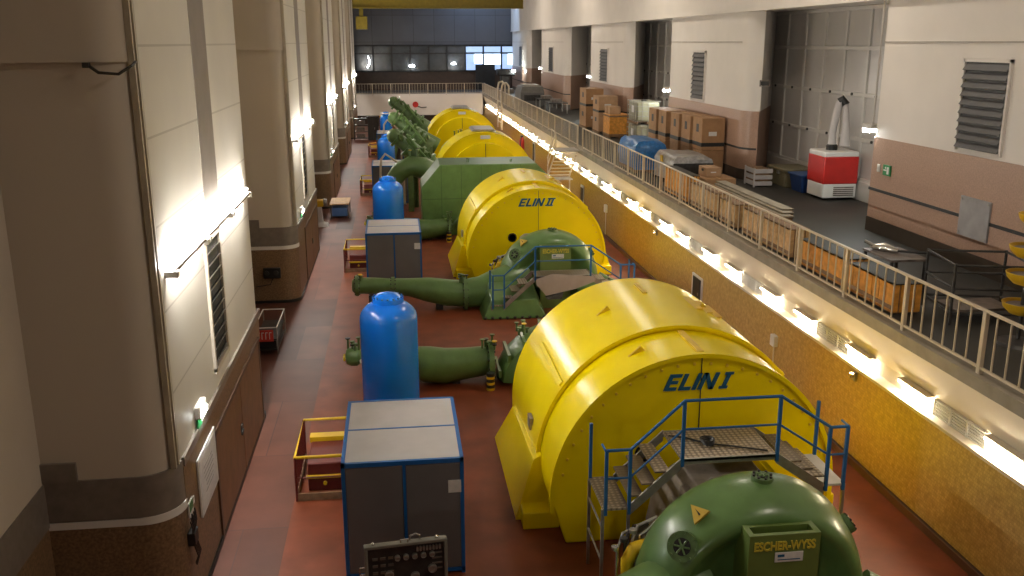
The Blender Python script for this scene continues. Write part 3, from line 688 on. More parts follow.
# ================================================================ STAIRS WITH BLUE RAILS
def walkway(label, pts, yn, yf, zl):
    """pts: (x,z) profile of the near stringer: left landing, upper platform, right landing"""
    (xa, za), (xb, zb), (xc, zc), (xd, zd), (xe, ze), (xg, zg) = pts
    t = thing('walkway_stairs', label, 'stairs', ((xc+xd)/2, yn, 0), 'stairs over the machine shafts')
    MB().box(xa, xb, yn, yf, za-.04, za).build('landing', 'checker', t)
    MB().box(xc, xd, yn, yf, zc-.04, zc).build('platform', 'checker', t)
    MB().box(xe, xg, yn, yf, ze-.04, ze).build('landing', mat('cove_lit_plate', (.62, .60, .57), .45, .2), t)['label'] = 'landing plate with the cove light painted in'
    for (x0, z0, x1, z1, n) in ((xb, za, xc, zc, 4), (xe, ze, xd, zd, 4)):
        for k in range(1, n):
            f0 = (k-.5)/n; x = x0+(x1-x0)*f0; z = z0+(z1-z0)*k/n; hw = abs(x1-x0)/n*.62
            MB().box(x-hw+.02, x+hw, yn+.03, yf-.03, z-.03, z).build('tread', 'checker', t)
        for yy in (yn, yf-.04):
            MB().prism([(x0, z0-.16), (x1, z1-.16), (x1, z1+.03), (x0, z0+.03)], 'y', yy, yy+.04).build('stringer', 'steel', t)
    for yy in (yn, yf-.04): MB().box(xc, xd, yy, yy+.04, zc-.09, zc+.01).build('edge_beam', 'steel', t)
    for (x, z) in ((xa, za), (xb, za), (xe, ze), (xg, ze)):
        for yy in (yn+.02, yf-.06):
            if z > .3 and not (x in (xb, xe) and yy > yn+.1): MB().box(x-.02, x+.03, yy, yy+.05, 0, z-.03).build('support_leg', 'steel', t)
    for z in (za*.42, za*.78):
        if za > .8: MB().cyl((xa, yn+.04, z), (xa, yf-.04, z), .02, 8).build('leg_brace', 'steel', t)
    # railings: near side posts and rails
    H = 1.02; S = .026
    run = [(xa+.04, za), (xb, za), (xc, zc), (xd, zd), (xe+.05, ze), (xg-.03, ze)]
    for x, z in run: MB().box(x-S, x+S, yn-.02, yn+.03, z-.12, z+H).build('rail_post', 'blue_rail', t)
    MB().tube([(x, yn, z+H) for x, z in run], .028, 8).build('handrail', 'blue_rail', t)
    MB().tube([(x, yn, z+H*.52) for x, z in run], .02, 8).build('mid_rail', 'blue_rail', t)
    for x, z in ((xa+.02, za), (xg-.02, ze)):
        MB().box(x-S, x+S, yf-.05, yf, z-.1, z+H).build('rail_post', 'blue_rail', t)
        MB().cyl((x, yn, z+H), (x, yn+.25, z+H), .02, 8).build('rail_end', 'blue_rail', t)
    return t
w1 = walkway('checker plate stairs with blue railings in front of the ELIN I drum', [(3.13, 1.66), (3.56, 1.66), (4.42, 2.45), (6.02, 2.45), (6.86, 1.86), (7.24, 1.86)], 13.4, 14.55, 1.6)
t = thing('signal_cable', 'black cable with a coil lying on the platform of the stairs before ELIN I', 'cable', (5.2, 13.8, 2.46))
MB().tube([(4.45, 14.3, 2.475), (4.7, 14.2, 2.475), (5.0, 13.9, 2.48), (5.4, 13.75, 2.475), (5.9, 13.5, 2.48)], .016, 6).build('cable', 'black', t)
cm_ = MB()
for q in range(4): cm_.tube([(5.02+(.09+.01*q)*math.cos(a), 13.9+(.09+.01*q)*math.sin(a)+.02*q, 2.48+.018*q) for a in [2*PI*i/12 for i in range(13)]], .014, 6)
cm_.build('coil', 'black', t)
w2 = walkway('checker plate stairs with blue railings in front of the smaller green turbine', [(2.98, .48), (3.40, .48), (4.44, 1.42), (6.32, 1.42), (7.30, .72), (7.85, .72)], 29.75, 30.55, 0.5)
t = thing('cover_plates', 'buckled brown plates on the stairs before the smaller green turbine', 'plates', (5.2, 29.6, 1.2))
MB().loft([[(4.45, 29.55, 1.2), (4.78, 29.5, .82), (5.75, 29.5, 1.02), (6.45, 29.55, 1.25)], [(4.45, 29.6, 1.36), (5.0, 29.7, 1.52), (5.6, 29.7, 1.46), (6.45, 29.62, 1.40)]]).build('plate', mat('plate_brown', (.28, .22, .18), .5), t)
MB().loft([[(4.75, 29.45, .78), (4.82, 29.42, .7), (5.3, 29.42, .72), (5.35, 29.45, .92)], [(4.75, 29.55, .8), (4.82, 29.55, .74), (5.3, 29.55, .76), (5.35, 29.55, .95)]]).build('flap', 'dark', t)

# ================================================================ PUMPS, PIPES
def flange(mb, c, r, axis='x', w=.09): return mb.lathe([(r, -w), (r, w)], c, axis, 24)
def small_valves(t, c, n, m='green_d', s=1.0):
    for q in range(n):
        p = (c[0]+random.uniform(-.22, .22)*s, c[1]+random.uniform(-.2, .2)*s, c[2])
        h = random.uniform(.12, .35)*s
        MB().cyl(p, (p[0], p[1], p[2]+h), .022*s+.008, 8).build('valve_stem', m, t)
        MB().lathe([(.02, -.015), (.07*s, -.012), (.07*s, .012), (.02, .015)], (p[0], p[1], p[2]+h), 'z', 10).build('valve_wheel', random.choice(['green_d', 'dark', 'yellow2']) if q % 3 == 0 else m, t)
# inlet pipe of the second turbine
t = thing('inlet_pipe', 'long green pipe with flanged end lying in front of the second grey cabinet', 'pipe', (0, 31.3, 0))
p = MB().tube([(-1.45, 31.3, .92), (-.9, 31.3, .90), (-.3, 31.3, .86), (.3, 31.3, .80), (.9, 31.3, .70), (1.6, 31.3, .56), (2.35, 31.3, .5)], [.29, .28, .27, .32, .43, .47, .45], 22).build('pipe', 'green', t)
for c, r in (((-1.5, 31.3, .92), .36), ((-.28, 31.3, .86), .32), ((2.2, 31.3, .5), .58)):
    f = flange(MB(), c, r, 'x', .06).build('flange', 'green_d', t)
    bolt_ring(MB(), c, r*.85, 12, 'x', .03, .18).build('flange_bolt', 'dark', f)
MB().lathe([(.30, 0), (.2, -.12), (.02, -.14)], (-1.55, 31.3, .92), 'x', 16).build('end_cover', 'green_d', t)
for x in (-1.0, 1.3): MB().box(x-.12, x+.12, 31.1, 31.5, 0, .6).build('saddle', 'dark', t)
small_valves(t, (-1.4, 31.2, 1.15), 4); small_valves(t, (2.2, 31.2, .95), 7)
# inlet pipe + pump of the first unit, repeated for the second
def pump_set(k, label, lp):
    y = 24.0+P*k-(.35 if k else 0)
    t = thing('pump_pipe', lp, 'pipe', (0, y, 0), 'pump pipes behind the blue tanks')
    MB().tube([(-1.35, y, .85), (-.6, y, .83), (0.2, y, .72), (.6, y, .54), (1.1, y, .47), (1.7, y, .52), (2.3, y, .58)], [.16, .2, .34, .50, .49, .43, .40], 22).build('pipe', 'green', t)
    MB().lathe([(.02, -.2), (.2, -.17), (.26, -.05), (.26, .12), (.18, .2)], (-1.35, y, .85), 'x', 16).build('valve_body', 'green', t)
    for yy in (-.14, .0): MB().lathe([(.07, 0), (.07, -.05), (.02, -.06)], (-1.55, y+yy, .85), 'x', 12).build('end_cap', 'yellow2', t)
    MB().lathe([(.05, 0), (.06, -.03)], (-1.12, y-.2, .78), 'y', 12).build('gauge', 'white', t)
    MB().lathe([(.04, 0), (.12, .02), (.12, .05), (.04, .07)], (-1.3, y, 1.15), 'z', 12).build('handwheel', 'dark', t)
    small_valves(t, (-1.28, y, 1.05), 5)
    for x in (-.9, 1.4): MB().box(x-.1, x+.1, y-.2, y+.2, 0, .5).build('saddle', 'dark', t)
    f = flange(MB(), (2.35, y, .5), .62, 'x', .07).build('flange', 'green_d', t)
    bolt_ring(MB(), (2.35, y, .5), .55, 14, 'x', .035, .2).build('flange_bolt', 'dark', f)
    small_valves(t, (2.3, y-.2, 1.0), 8)
    cp = MB()
    for q in range(3): cp.lathe([(.11, 0), (.11, .07)], (2.28, y-.75, .0+.16*q), 'z', 12)
    cp.build('warning_bands_yellow', 'yellow2', t)
    cp = MB()
    for q in range(3): cp.lathe([(.112, .07), (.112, .16)], (2.28, y-.75, .16*q), 'z', 12)
    cp.build('warning_bands_black', 'black', t)
    return t
pump_set(0, '', 'green pipe with valve end passing behind the nearest blue tank')
pump_set(1, '', 'green pipe with valve end passing behind the second blue tank')
t = thing('pump', 'rounded green pump casing squeezed behind the left side of the ELIN I drum', 'pump', (4.2, 24, 0))
sec = [(1.3, -.55), (1.6, -.7), (1.95, -.6), (2.1, -.2), (2.1, .2), (1.95, .6), (1.3, .6)]
MB().loft([[(4.6+r*math.cos(math.radians(a)), 24+yy, max(0, .1+r*.72*math.sin(math.radians(a)))) for r, yy in sec] for a in range(-5, 186, 8)]).build('casing', 'green', t)
MB().prism(arc(4.6, .1, 1.55, -4, 184, 30), 'y', 23.7, 24.4).build('cover', 'green_d', t)
for q in range(5):
    a = math.radians(95+q*18); c = Vector((4.6+2.1*math.cos(a), 24, .1+1.5*math.sin(a)))
    MB().box(c.x-.04, c.x+.04, 23.35, 24.6, max(0.02, c.z-.15), c.z+.04).build('rib', 'green', t)
small_valves(t, (3.3, 23.9, 1.35), 7)
# panelled green pump housing of the second unit
t = thing('pump_housing', 'large flat topped green casing of riveted panels behind the ELIN II drum', 'pump', (4.6, 45, 0))
pl = [(1.25, 0), (1.12, .2), (1.12, 2.35), (2.0, 3.38), (6.6, 3.38), (7.8, 2.2), (7.9, 0)]
h = MB().prism(pl, 'y', 44.0, 46.8).build('casing', 'green', t, bevel=.03)
se = MB()
for x in (2.05, 3.0, 3.95, 4.9, 5.85): se.box(x-.012, x+.012, 43.985, 44.0, .1, 3.36)
se.box(1.14, 6.4, 43.985, 44.0, 1.75, 1.775)
se.build('panel_seams', mat('seam_green', (.05, .11, .035), .5), h)
for q in range(2): small_valves(t, (3.3+q*2.2, 44.8, 3.38), 2, s=.6)
MB().tube([(2.4, 43.85, .3), (2.9, 43.8, .9), (3.5, 43.8, 1.3)], .07, 8).build('oil_pipe', 'green_d', t)
small_valves(t, (2.6, 43.7, .35), 7, s=1.3)
cp = MB()
for q in range(3): cp.lathe([(.12, 0), (.12, .08)], (2.35, 43.5, .16*q), 'z', 12)
cp.build('warning_bands', 'yellow2', t)
# elbows and slanted penstock arms of the far units
def elbow(y, label):
    t = thing('inlet_elbow', label, 'pipe', (0, y, 0), 'far inlet elbows')
    MB().tube([(-.45, y, .1), (-.43, y, .9), (-.25, y, 1.65), (.15, y, 2.2), (.75, y, 2.45), (1.4, y, 2.35), (2.1, y, 1.9), (3.0, y, 1.4)], [.38, .42, .47, .52, .56, .6, .62, .62], 20).build('pipe', 'green', t)
    for c, r in (((-.45, y, .35), .55), ((2.1, y, 1.9), .75)):
        f = MB().lathe([(r, -.06), (r, .06)], c, 'z' if c[0] < 0 else 'x', 20).build('flange', 'green_d', t)
    MB().box(.55, .85, y-.3, y+.3, 0, 2.1).build('support', 'green_d', t)
    small_valves(t, (.9, y-.2, 3.0), 6, s=1.4)
elbow(51.0, 'near green pipe elbow curving up behind the third blue tank')
elbow(70.5, 'far green pipe elbow near the farthest blue tank')
def arm(y, z0, label):
    t = thing('slanted_pipe', label, 'pipe', (1, y, 0), 'slanted green pipe assemblies')
    a, b = Vector((.05, y, z0)), Vector((2.25, y, z0-1.85))
    dr = (b-a).normalized()
    MB().tube([a, a.lerp(b, .25), a.lerp(b, .3), a.lerp(b, .7), b], [.34, .36, .46, .50, .62], 20).build('pipe', 'green_d', t)
    for f, r in ((.0, .52), (.27, .58), (.52, .62), (.75, .66)):
        c = a.lerp(b, f); o = MB().cyl(c-dr*.07, c+dr*.07, r, 20).build('flange', 'green', t)
    hd = MB().ball(tuple(a-dr*.2), .42, (1, 1, 1), 14).build('valve_head', 'green_d', t)
    for q in range(14):
        c = a.lerp(b, .03+.068*q)+Vector((random.uniform(-.1, .1), -.45, random.uniform(.1, .45)))
        MB().cyl(c, c+Vector((random.uniform(-.15, .15), -.12, .3)), random.uniform(.06, .11), 8).build('servo_valve', random.choice(['green', 'green_d']), t)
    MB().cyl(a+Vector((.5, -.55, .25)), b+Vector((-.3, -.65, .35)), .08, 10).build('bypass_pipe', 'green', t)
    MB().cyl((1.0, y, 0), (1.0, y, z0-.9), .16, 10).build('support', 'green_d', t)
    MB().cyl((2.2, y, 0), (2.2, y, z0-1.8), .22, 10).build('support', 'green_d', t)
arm(52.2, 3.85, 'lowest of the slanted green pipe assemblies left of the third drum')
arm(63.5, 3.95, 'middle of the slanted green pipe assemblies left of the far drums')
arm(71.8, 4.5, 'highest and farthest slanted green pipe assembly, before the white balcony')
for (y, k) in ((50.9, 2), (70.4, 3)):
    t = thing('turbine_casing', ['', '', 'dark green casing low in front of the third yellow drum', 'dark green casing low in front of the farthest yellow drum'][k], 'turbine', (5, y, 0))
    MB().loft([[(4.9+r*math.cos(math.radians(a)), y+yy, max(0, .3+r*math.sin(math.radians(a)))) for r, yy in [(1.0, -.5), (1.5, -.7), (1.85, -.3), (1.85, .3), (1.5, .6), (1.0, .5)]] for a in range(-8, 189, 8)]).build('casing', 'green', t)
    MB().prism(arc(4.9, .3, 1.2, -14, 194, 24), 'y', y-.4, y+.3).build('cover', 'green_d', t)
    small_valves(t, (4.6, y, 2.15), 4, s=1.6)

# cream hoses arching between the far tanks and the pipes
for k, (y, h, lab) in enumerate(((53.15, 3.15, 'cream hose arching over the third grey cabinet'), (72.9, 3.5, 'cream hose arching beside the farthest blue tank'))):
    t = thing('vent_hose', lab, 'hose', (-.6, y, 0))
    x0 = -.95
    MB().tube([(x0, y, .0), (x0, y, h*.6), (x0+.05, y, h*.82), (x0+.3, y, h*.92), (x0+.9, y, h*.78), (x0+1.25, y, h*.66), (x0+1.3, y, h*.5), (x0+1.3, y, 0)], .065, 8).build('hose', 'hose', t)
    for x in (x0, x0+1.3): MB().lathe([(.14, 0), (.14, .06)], (x, y, 0), 'z', 12).build('foot_flange', 'steel', t)

# ================================================================ TANKS
def tank(k, r, top, label):
    y = 20.95+P*k; c = ([-.32, -.44, -.66, -.80][k], y, 0)
    t = thing('pressure_tank', label, 'tank', c, 'blue pressure tanks')
    z1 = top-.62
    prof = [(r*.5, .12), (r*.85, .2), (r, .42), (r, z1)] + [(r*math.cos(a)*.999+.0, z1+.45*math.sin(a)) for a in [PI/2*i/10 for i in range(1, 9)]] + [(.2, z1+.45)]
    MB().lathe(prof, c, 'z', 40).build('shell', 'blue', t)
    f = MB().lathe([(.36*r/.66, z1+.38), (.36*r/.66, z1+.49), (.30*r/.66, z1+.50), (.22, z1+.58), (.02, z1+.62)], c, 'z', 28).build('manhole_cover', 'blue', t)
    bolt_ring(MB(), (c[0], c[1], z1+.5), .33*r/.66, 16, 'z', .025, .06).build('cover_bolt', 'blue_frame', f)
    MB().lathe([(r*.55, 0), (r*.55, .2)], c, 'z', 24).build('base_ring', 'blue_frame', t)
    pf = MB().tube([(c[0]-r*.7, y-.35, .1), (c[0]-r*.95, y-.45, .3), (c[0]-r*1.15, y-.5, .28), (c[0]-r*1.4, y-.5, .1)], .03, 8).build('drain_pipe', 'steel', t)
    for q in range(3): MB().lathe([(.05, -.03), (.05, .03)], (c[0]-r-.05-.13*q, y-.55, .18), 'y', 10).build('drain_fitting', 'steel', t)
    if k == 3: MB().lathe([(.5, 0), (.5, .08)], (c[0], c[1], z1+.44), 'z', 20).build('top_plate', 'white', t)
    return t
tank(0, .67, 3.42, 'nearest and largest blue tank behind the near grey cabinet')
tank(1, .67, 3.42, 'second blue tank, behind the second grey cabinet')
tank(2, .55, 3.4, 'third blue tank, beside the slanted green pipes')
tank(3, .52, 3.4, 'farthest blue tank with a white cap, under the balcony')

# ================================================================ GREY CABINETS
def cabinet(k, label):
    dx = [-.02, -.17, -.36, -.42][k]
    y0, y1, x0, x1, h = 14.5+P*k, 17.35+P*k, -1.09+dx, .97+dx, 2.17
    t = thing('grey_cabinet', label, 'cabinet', ((x0+x1)/2, (y0+y1)/2, 0), 'grey cabinets with blue frames')
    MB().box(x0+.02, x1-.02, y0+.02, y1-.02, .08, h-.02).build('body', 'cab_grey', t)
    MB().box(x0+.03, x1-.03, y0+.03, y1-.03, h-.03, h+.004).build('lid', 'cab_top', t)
    e = .032; fr = MB()
    for x in (x0+e, x1-e):
        for y in (y0+e, y1-e): fr.box(x-e, x+e, y-e, y+e, 0, h)
        fr.box(x-e, x+e, y0, y1, h-2*e, h+.012).box(x-e, x+e, y0, y1, .04, .04+2*e)
    for y in (y0+e, y1-e): fr.box(x0, x1, y-e, y+e, h-2*e, h+.012).box(x0, x1, y-e, y+e, .04, .04+2*e)
    ym = y0+1.43; fr.box(x0, x1, ym-.02, ym+.02, h-.03, h+.012)
    fr.build('frame', 'blue_frame', t)
    MB().box(dx-.065, dx-.015, y0-.005, y0+.03, .1, h-.04).build('middle_post', 'blue_frame', t)
    for a, b in ((x0+.07, dx-.07), (dx-.01, x1-.07)): MB().box(a, b, y0+.005, y0+.03, .12, h-.08).build('door_panel', 'cab_grey', t, bevel=.006)
    MB().box(.70+dx, .92+dx, y0-.004, y0+.006, 1.55, 1.78).build('paper_label', 'paper', t)
    return t
cabinet(0, 'nearest grey cabinet with blue frame, behind the instrument panel')
cabinet(1, 'second grey cabinet with blue frame, behind the long green pipe')
cabinet(2, 'third grey cabinet with pale lid, under the cream hose')
cabinet(3, 'farthest small grey cabinet with pale lid before the last blue tank')

# instrument panel at the bottom of the picture
t = thing('instrument_panel', 'black instrument panel with round gauges in front of the nearest grey cabinet', 'instrument panel', (-.08, 13.1, 0))
x0, x1, y0 = -.72, .56, 12.95
tilt = .05
MB().box(x0+.03, x1-.03, y0+.02, y0+.10, .5, 1.50).build('case', 'dark', t, bevel=.01)
MB().box(x0+.2, x1-.2, y0+.03, y0+.4, 0, .5).build('stand', 'dark', t)
fr = MB().box(x0, x1, y0-.03, y0+.09, 1.50, 1.55).box(x0, x0+.05, y0-.03, y0+.05, 0, 1.5).box(x1-.05, x1, y0-.03, y0+.05, 0, 1.5)
fr.build('frame', mat('panel_frame', (.20, .19, .16), .5), t, bevel=.01)
def gauge(x, z, r):
    g = MB().lathe([(r, 0), (r, -.05), (r*.82, -.055), (r*.82, -.035)], (x, y0+.02, z), 'y', 18).build('gauge', 'steel', t)
    MB().lathe([(r*.8, -.03), (r*.02, -.034)], (x, y0+.02, z), 'y', 16).build('gauge_dial', 'black', g)
for q in range(5): gauge(-.22+q*.135, 1.30, .045)
gauge(.32, 1.05, .07); gauge(.05, .95, .07); gauge(-.35, 1.02, .07)
for q in range(8): MB().box(.08+q*.05, .11+q*.05, y0-.02, y0+.02, 1.38, 1.45).build('switch', 'steel', t)
for q in range(9): MB().box(-.6+(q % 3)*.12, -.52+(q % 3)*.12, y0, y0+.025, 1.05+.12*(q//3), 1.09+.12*(q//3)).build('label_plate', mat('plate_dark', (.12, .1, .08), .5), t)
for q in range(4): MB().box(.32, .48, y0, y0+.025, 1.15+q*.09-.12, 1.17+q*.09-.12).build('label_plate', 'iron', t)
MB().tube([(-.02, y0+.05, 1.54), (0, y0+.05, 1.63), (.08, y0+.05, 1.65), (.14, y0+.05, 1.62), (.14, y0+.05, 1.54)], .018, 8).build('lifting_handle', 'chrome', t)
MB().tube([(-.16, y0, 1.54), (-.16, y0, 1.60), (-.05, y0, 1.60), (-.05, y0, 1.54)], .014, 8).build('lifting_handle', 'chrome', t)
for x in (-.58, .4): MB().lathe([(.025, 0), (.03, .03), (.01, .05)], (x, y0+.04, 1.545), 'z', 8).build('bolt', 'chrome', t)
MB().tube([(x0, y0, 1.2), (x0-.08, y0, 1.2), (x0-.08, y0, 1.08), (x0, y0, 1.08)], .012, 8).build('side_handle', 'chrome', t)

t.rotation_euler.z = math.radians(6)
# ================================================================ YELLOW PIT GUARDS
def pit(k, label, lab2):
    y0, y1, x0, x1 = 17.55+P*k, 19.5+P*k, -2.24, -1.2
    t = thing('guard_rail', label, 'guard rail', ((x0+x1)/2, (y0+y1)/2, 0), 'yellow guard rails in the left aisle')
    kb = MB()
    for z in (.02,):
        kb.box(x0, x1, y0-.02, y0+.02, 0, .16); kb.box(x0-.02, x0+.02, y0, y1, 0, .16)
    kb.build('kick_board', 'pallet', t)
    for x, y in ((x0, y0), (x1, y0), (x0, y1), (x1, y1)): MB().cyl((x, y, 0), (x, y, .95), .028, 10).build('post', 'maroon', t)
    MB().tube([(x1, y0, .95), (x0, y0, .95), (x0, y1, .95), (x1, y1, .95)], .034, 10).build('top_rail', 'yellow2', t)
    for q in range(1, 11): 
        yy = y0+(y1-y0)*q/11; MB().cyl((x0, yy, .12), (x0, yy, .95), .012, 6).build('bar', 'maroon', t)
    MB().tube([(x1, y0, .5), (x0, y0, .5)], .018, 8).build('mid_rail', 'maroon', t)
    t = thing('maroon_tank', lab2, 'tank', (-1.65, 18.6+P*k, 0), 'maroon tanks inside the guard rails')
    MB().box(-2.05, -1.2, 17.95+P*k, 19.25+P*k, 0.0, .62).build('body', 'maroon', t, bevel=.03)
    MB().box(-2.08, -1.18, 19.05+P*k, 19.3+P*k, .6, .72).build('rim', 'yellow2', t)
    MB().box(-2.08, -1.18, 17.9+P*k, 17.98+P*k, .30, .36).build('front_strip', 'yellow2', t)
    MB().lathe([(.04, 0), (.04, -.05)], (-1.7, 17.95+P*k, .18), 'y', 12).build('drain_plug', 'yellow2', t)
pit(0, 'yellow guard rail left of the nearest grey cabinet', 'maroon tank inside the yellow guard rail by the nearest cabinet')
pit(1, 'yellow guard rail left of the second grey cabinet', 'maroon tank inside the guard rail by the second cabinet')
pit(2, 'yellow guard rail left of the third grey cabinet', 'maroon tank inside the guard rail by the third cabinet')
pit(3, 'small far yellow guard rail near the last blue tank', 'small maroon tank inside the farthest guard rail')

# ================================================================ RIGHT LOWER WALL FITTINGS
def wallbox(name, label, cat, y, z, w, h, m, x=9.75, dpt=.12): 
    t = thing(name, label, cat, (x, y, z)); MB().box(x-dpt, x, y-w/2, y+w/2, z-h/2, z+h/2).build('case', m, t, bevel=.012); return t
t = wallbox('switch_panel', 'black switch panel in a white frame on the right wall beside the ELIN I drum', 'panel', 28.8, .95, 1.0, 1.15, 'white', dpt=.06)
MB().box(9.66, 9.70, 28.36, 29.1, .45, 1.46).build('panel_face', 'black', t)
MB().box(9.655, 9.665, 28.5, 28.6, .9, 1.0).build('latch', 'steel', t)
t = wallbox('thermostat', 'small white box on a thin pipe, on the wall right of the ELIN I drum', 'wall box', 22.3, 1.38, .26, .3, 'white')
MB().cyl((9.70, 22.3, .1), (9.70, 22.3, 1.25), .018, 8).build('conduit', 'fascia', t)
t = wallbox('thermostat', 'small white box on a thin pipe, on the wall right of the ELIN II drum', 'wall box', 42.5, 1.38, .3, .36, 'white')
MB().cyl((9.70, 42.5, .1), (9.70, 42.5, 1.2), .02, 8).build('conduit', 'fascia', t)
t = wallbox('switch_panel', 'narrow black panel on the wall below the steel gallery stairs', 'panel', 48.3, 1.05, .7, 1.15, 'white', dpt=.06)
MB().box(9.66, 9.70, 48.0, 48.5, .55, 1.5).build('panel_face', 'black', t)
t = wallbox('switch_panel', 'narrow dark panel on the far right wall behind the third drum', 'panel', 66, 1.2, .8, 1.7, 'white', dpt=.06)
MB().box(9.66, 9.70, 65.7, 66.3, .5, 2.0).build('panel_face', 'black', t)
for y, lab in ((18.0, 'small valve tap on the ledge of the light cove above the nearest wall box'), (33.9, 'small valve tap on the cove ledge above the black switch panel')):
    t = thing('valve_tap', lab, 'tap', (9.8, y, 2.0))
    MB().cyl((9.75, y, 1.95), (9.62, y, 1.95), .03, 8).build('spout', 'chrome', t)
    MB().lathe([(.02, 0), (.07, .01), (.07, .03), (.02, .04)], (9.66, y, 2.0), 'z', 10).build('handwheel', 'chrome', t)
    MB().box(9.70, 9.76, y-.06, y+.06, 1.85, 2.05).build('wall_plate', 'steel', t)

# ================================================================ GALLERY RAILINGS
def railing(name_label, pts, dirn, sp, post_sp, zb=3.5, xo=9.72, maxb=100):
    (a, b) = pts
    t = thing('gallery_railing', name_label, 'railing', (xo, a, zb) if dirn == 'y' else (a, xo, zb))
    def Q(u, z, o=0.0): return (xo+o, u, z) if dirn == 'y' else (u, xo+o, z)
    top = zb+1.14
    def bx(u0, u1, h, z0, z1):
        return MB().box(xo-h, xo+h, u0, u1, z0, z1) if dirn == 'y' else MB().box(u0, u1, xo-h, xo+h, z0, z1)
    bx(a, b, .035, top-.045, top).build('top_rail', 'rail', t, bevel=.01)
    bx(a, b, .02, zb+.10, zb+.14).build('bottom_rail', 'rail', t)
    n = max(1, round((b-a)/post_sp)); ps = [a+(b-a)*k/n for k in range(n+1)]
    for u in ps:
        bx(u-.045, u+.045, .035, zb-.06, top-.04).build('post', 'rail', t)
        f = MB(); f.box(*( (xo-.10, xo+.03, u-.045, u+.045, zb-.12, zb-.03) if dirn == 'y' else (u-.045, u+.045, xo-.1, xo+.03, zb-.12, zb-.03))); f.build('foot', 'rail', t)
    us = [a+sp*k for k in range(1, int((b-a)/sp)) if min(abs(a+sp*k-q) for q in ps) > sp*.4]
    rest = MB(); nrest = 0; shared = None
    for k, u in enumerate(us):
        if k < maxb:
            bx(u-.013, u+.013, .013, zb+.13, top-.04).build('baluster', 'rail', t, smooth=False)
        else:
            rest.box(*((xo-.013, xo+.013, u-.013, u+.013, zb+.13, top-.04) if dirn == 'y' else (u-.013, u+.013, xo-.013, xo+.013, zb+.13, top-.04))); nrest += 1
    if nrest:
        o = rest.build('balusters_beyond', 'rail', t, smooth=False); o['kind'] = 'stuff'
    else: rest.bm.free()
railing('long cream railing along the near right gallery edge', (11.4, 48.4), 'y', .36, 2.5)
railing('cream railing along the right gallery beyond the stair gap', (49.8, 103.9), 'y', .36, 2.5)
railing('pale railing across the far white balcony', (-4.4, 9.6), 'x', .30, 2.1, xo=YF+.05)

# steel stairs from the gallery gap
t = thing('gallery_stairs', 'short steel stairs leading down from the gap in the gallery railing', 'stairs', (8.8, 48.5, 0))
MB().box(8.35, 9.6, 48.45, 49.9, 3.38, 3.45).build('landing', 'steel', t)
for k in range(7):
    z = 3.28-.17*k; yy = 48.4-.05*k; x = 8.3-.075*k
    MB().box(x, x+1.15, yy-.26, yy, z-.03, z).build('tread', 'fascia', t)
for s in (0, 1.15):
    MB().tube([(8.3+s, 48.5, 3.36), (7.78+s, 47.9, 2.2)], .05, 6).build('stringer', 'rail', t)
    MB().cyl((7.8+s, 47.9, 0), (7.8+s, 47.9, 2.2), .035, 8).build('support_leg', 'rail', t)
MB().box(7.6, 8.95, 46.9, 47.95, 2.12, 2.16).build('landing', 'steel', t)
for k in range(2):
    MB().tube([(8.3, 49.9, 4.45-.4*k), (8.3, 48.5, 4.4-.4*k), (7.75, 47.8, 3.15-.4*k)], .03, 8).build('handrail', 'rail', t)
for (x, y, z) in ((8.3, 49.85, 3.4), (8.3, 48.5, 3.4), (7.78, 47.85, 2.2)): MB().cyl((x, y, z), (x, y, z+1.0), .03, 8).build('rail_post', 'rail', t)
# tall white loading frame at the far rail corner
t = thing('ladder_hoops', 'pale looped ladder frame over the railing at the far gallery corner', 'ladder', (9.5, 84, 3.0))
for y in (83.2, 86.2):
    MB().tube([(9.35, y, 1.4), (9.35, y, 4.9), (9.45, y, 5.4), (9.75, y, 5.5), (10.0, y, 5.2), (10.0, y, 3.5)], .09, 8).build('hoop', 'rail', t)
for z in (2.0, 2.6, 3.2, 3.8): MB().cyl((9.35, 83.2, z), (9.35, 86.2, z), .05, 6).build('rung', 'rail', t)
t = thing('fire_extinguisher', 'red fire extinguisher on the far right wall beside the farthest drum', 'fire extinguisher', (9.5, 70.5, 0))
MB().lathe([(.2, 0), (.2, 1.0), (.12, 1.25), (.06, 1.35)], (9.45, 70.5, .7), 'z', 14).build('cylinder', 'red', t)
MB().box(9.35, 9.55, 70.4, 70.6, 2.0, 2.12).build('valve', 'black', t)
MB().tube([(9.4, 70.3, 2.0), (9.3, 70.2, 1.5), (9.35, 70.3, .9)], .04, 6).build('hose', 'black', t)
t = thing('hose_reel', 'small red hose reel on the white face of the far balcony', 'hose reel', (2.2, YF-.1, 2.3))
MB().lathe([(.08, -.1), (.32, -.1), (.32, -.2), (.08, -.2)], (2.2, YF-.05, 2.4), 'y', 16).build('reel', 'red', t)
MB().tube([(2.4, YF-.15, 2.2), (2.9, YF-.12, 2.05), (3.4, YF-.1, 2.1)], .05, 6).build('hose', 'dark', t)

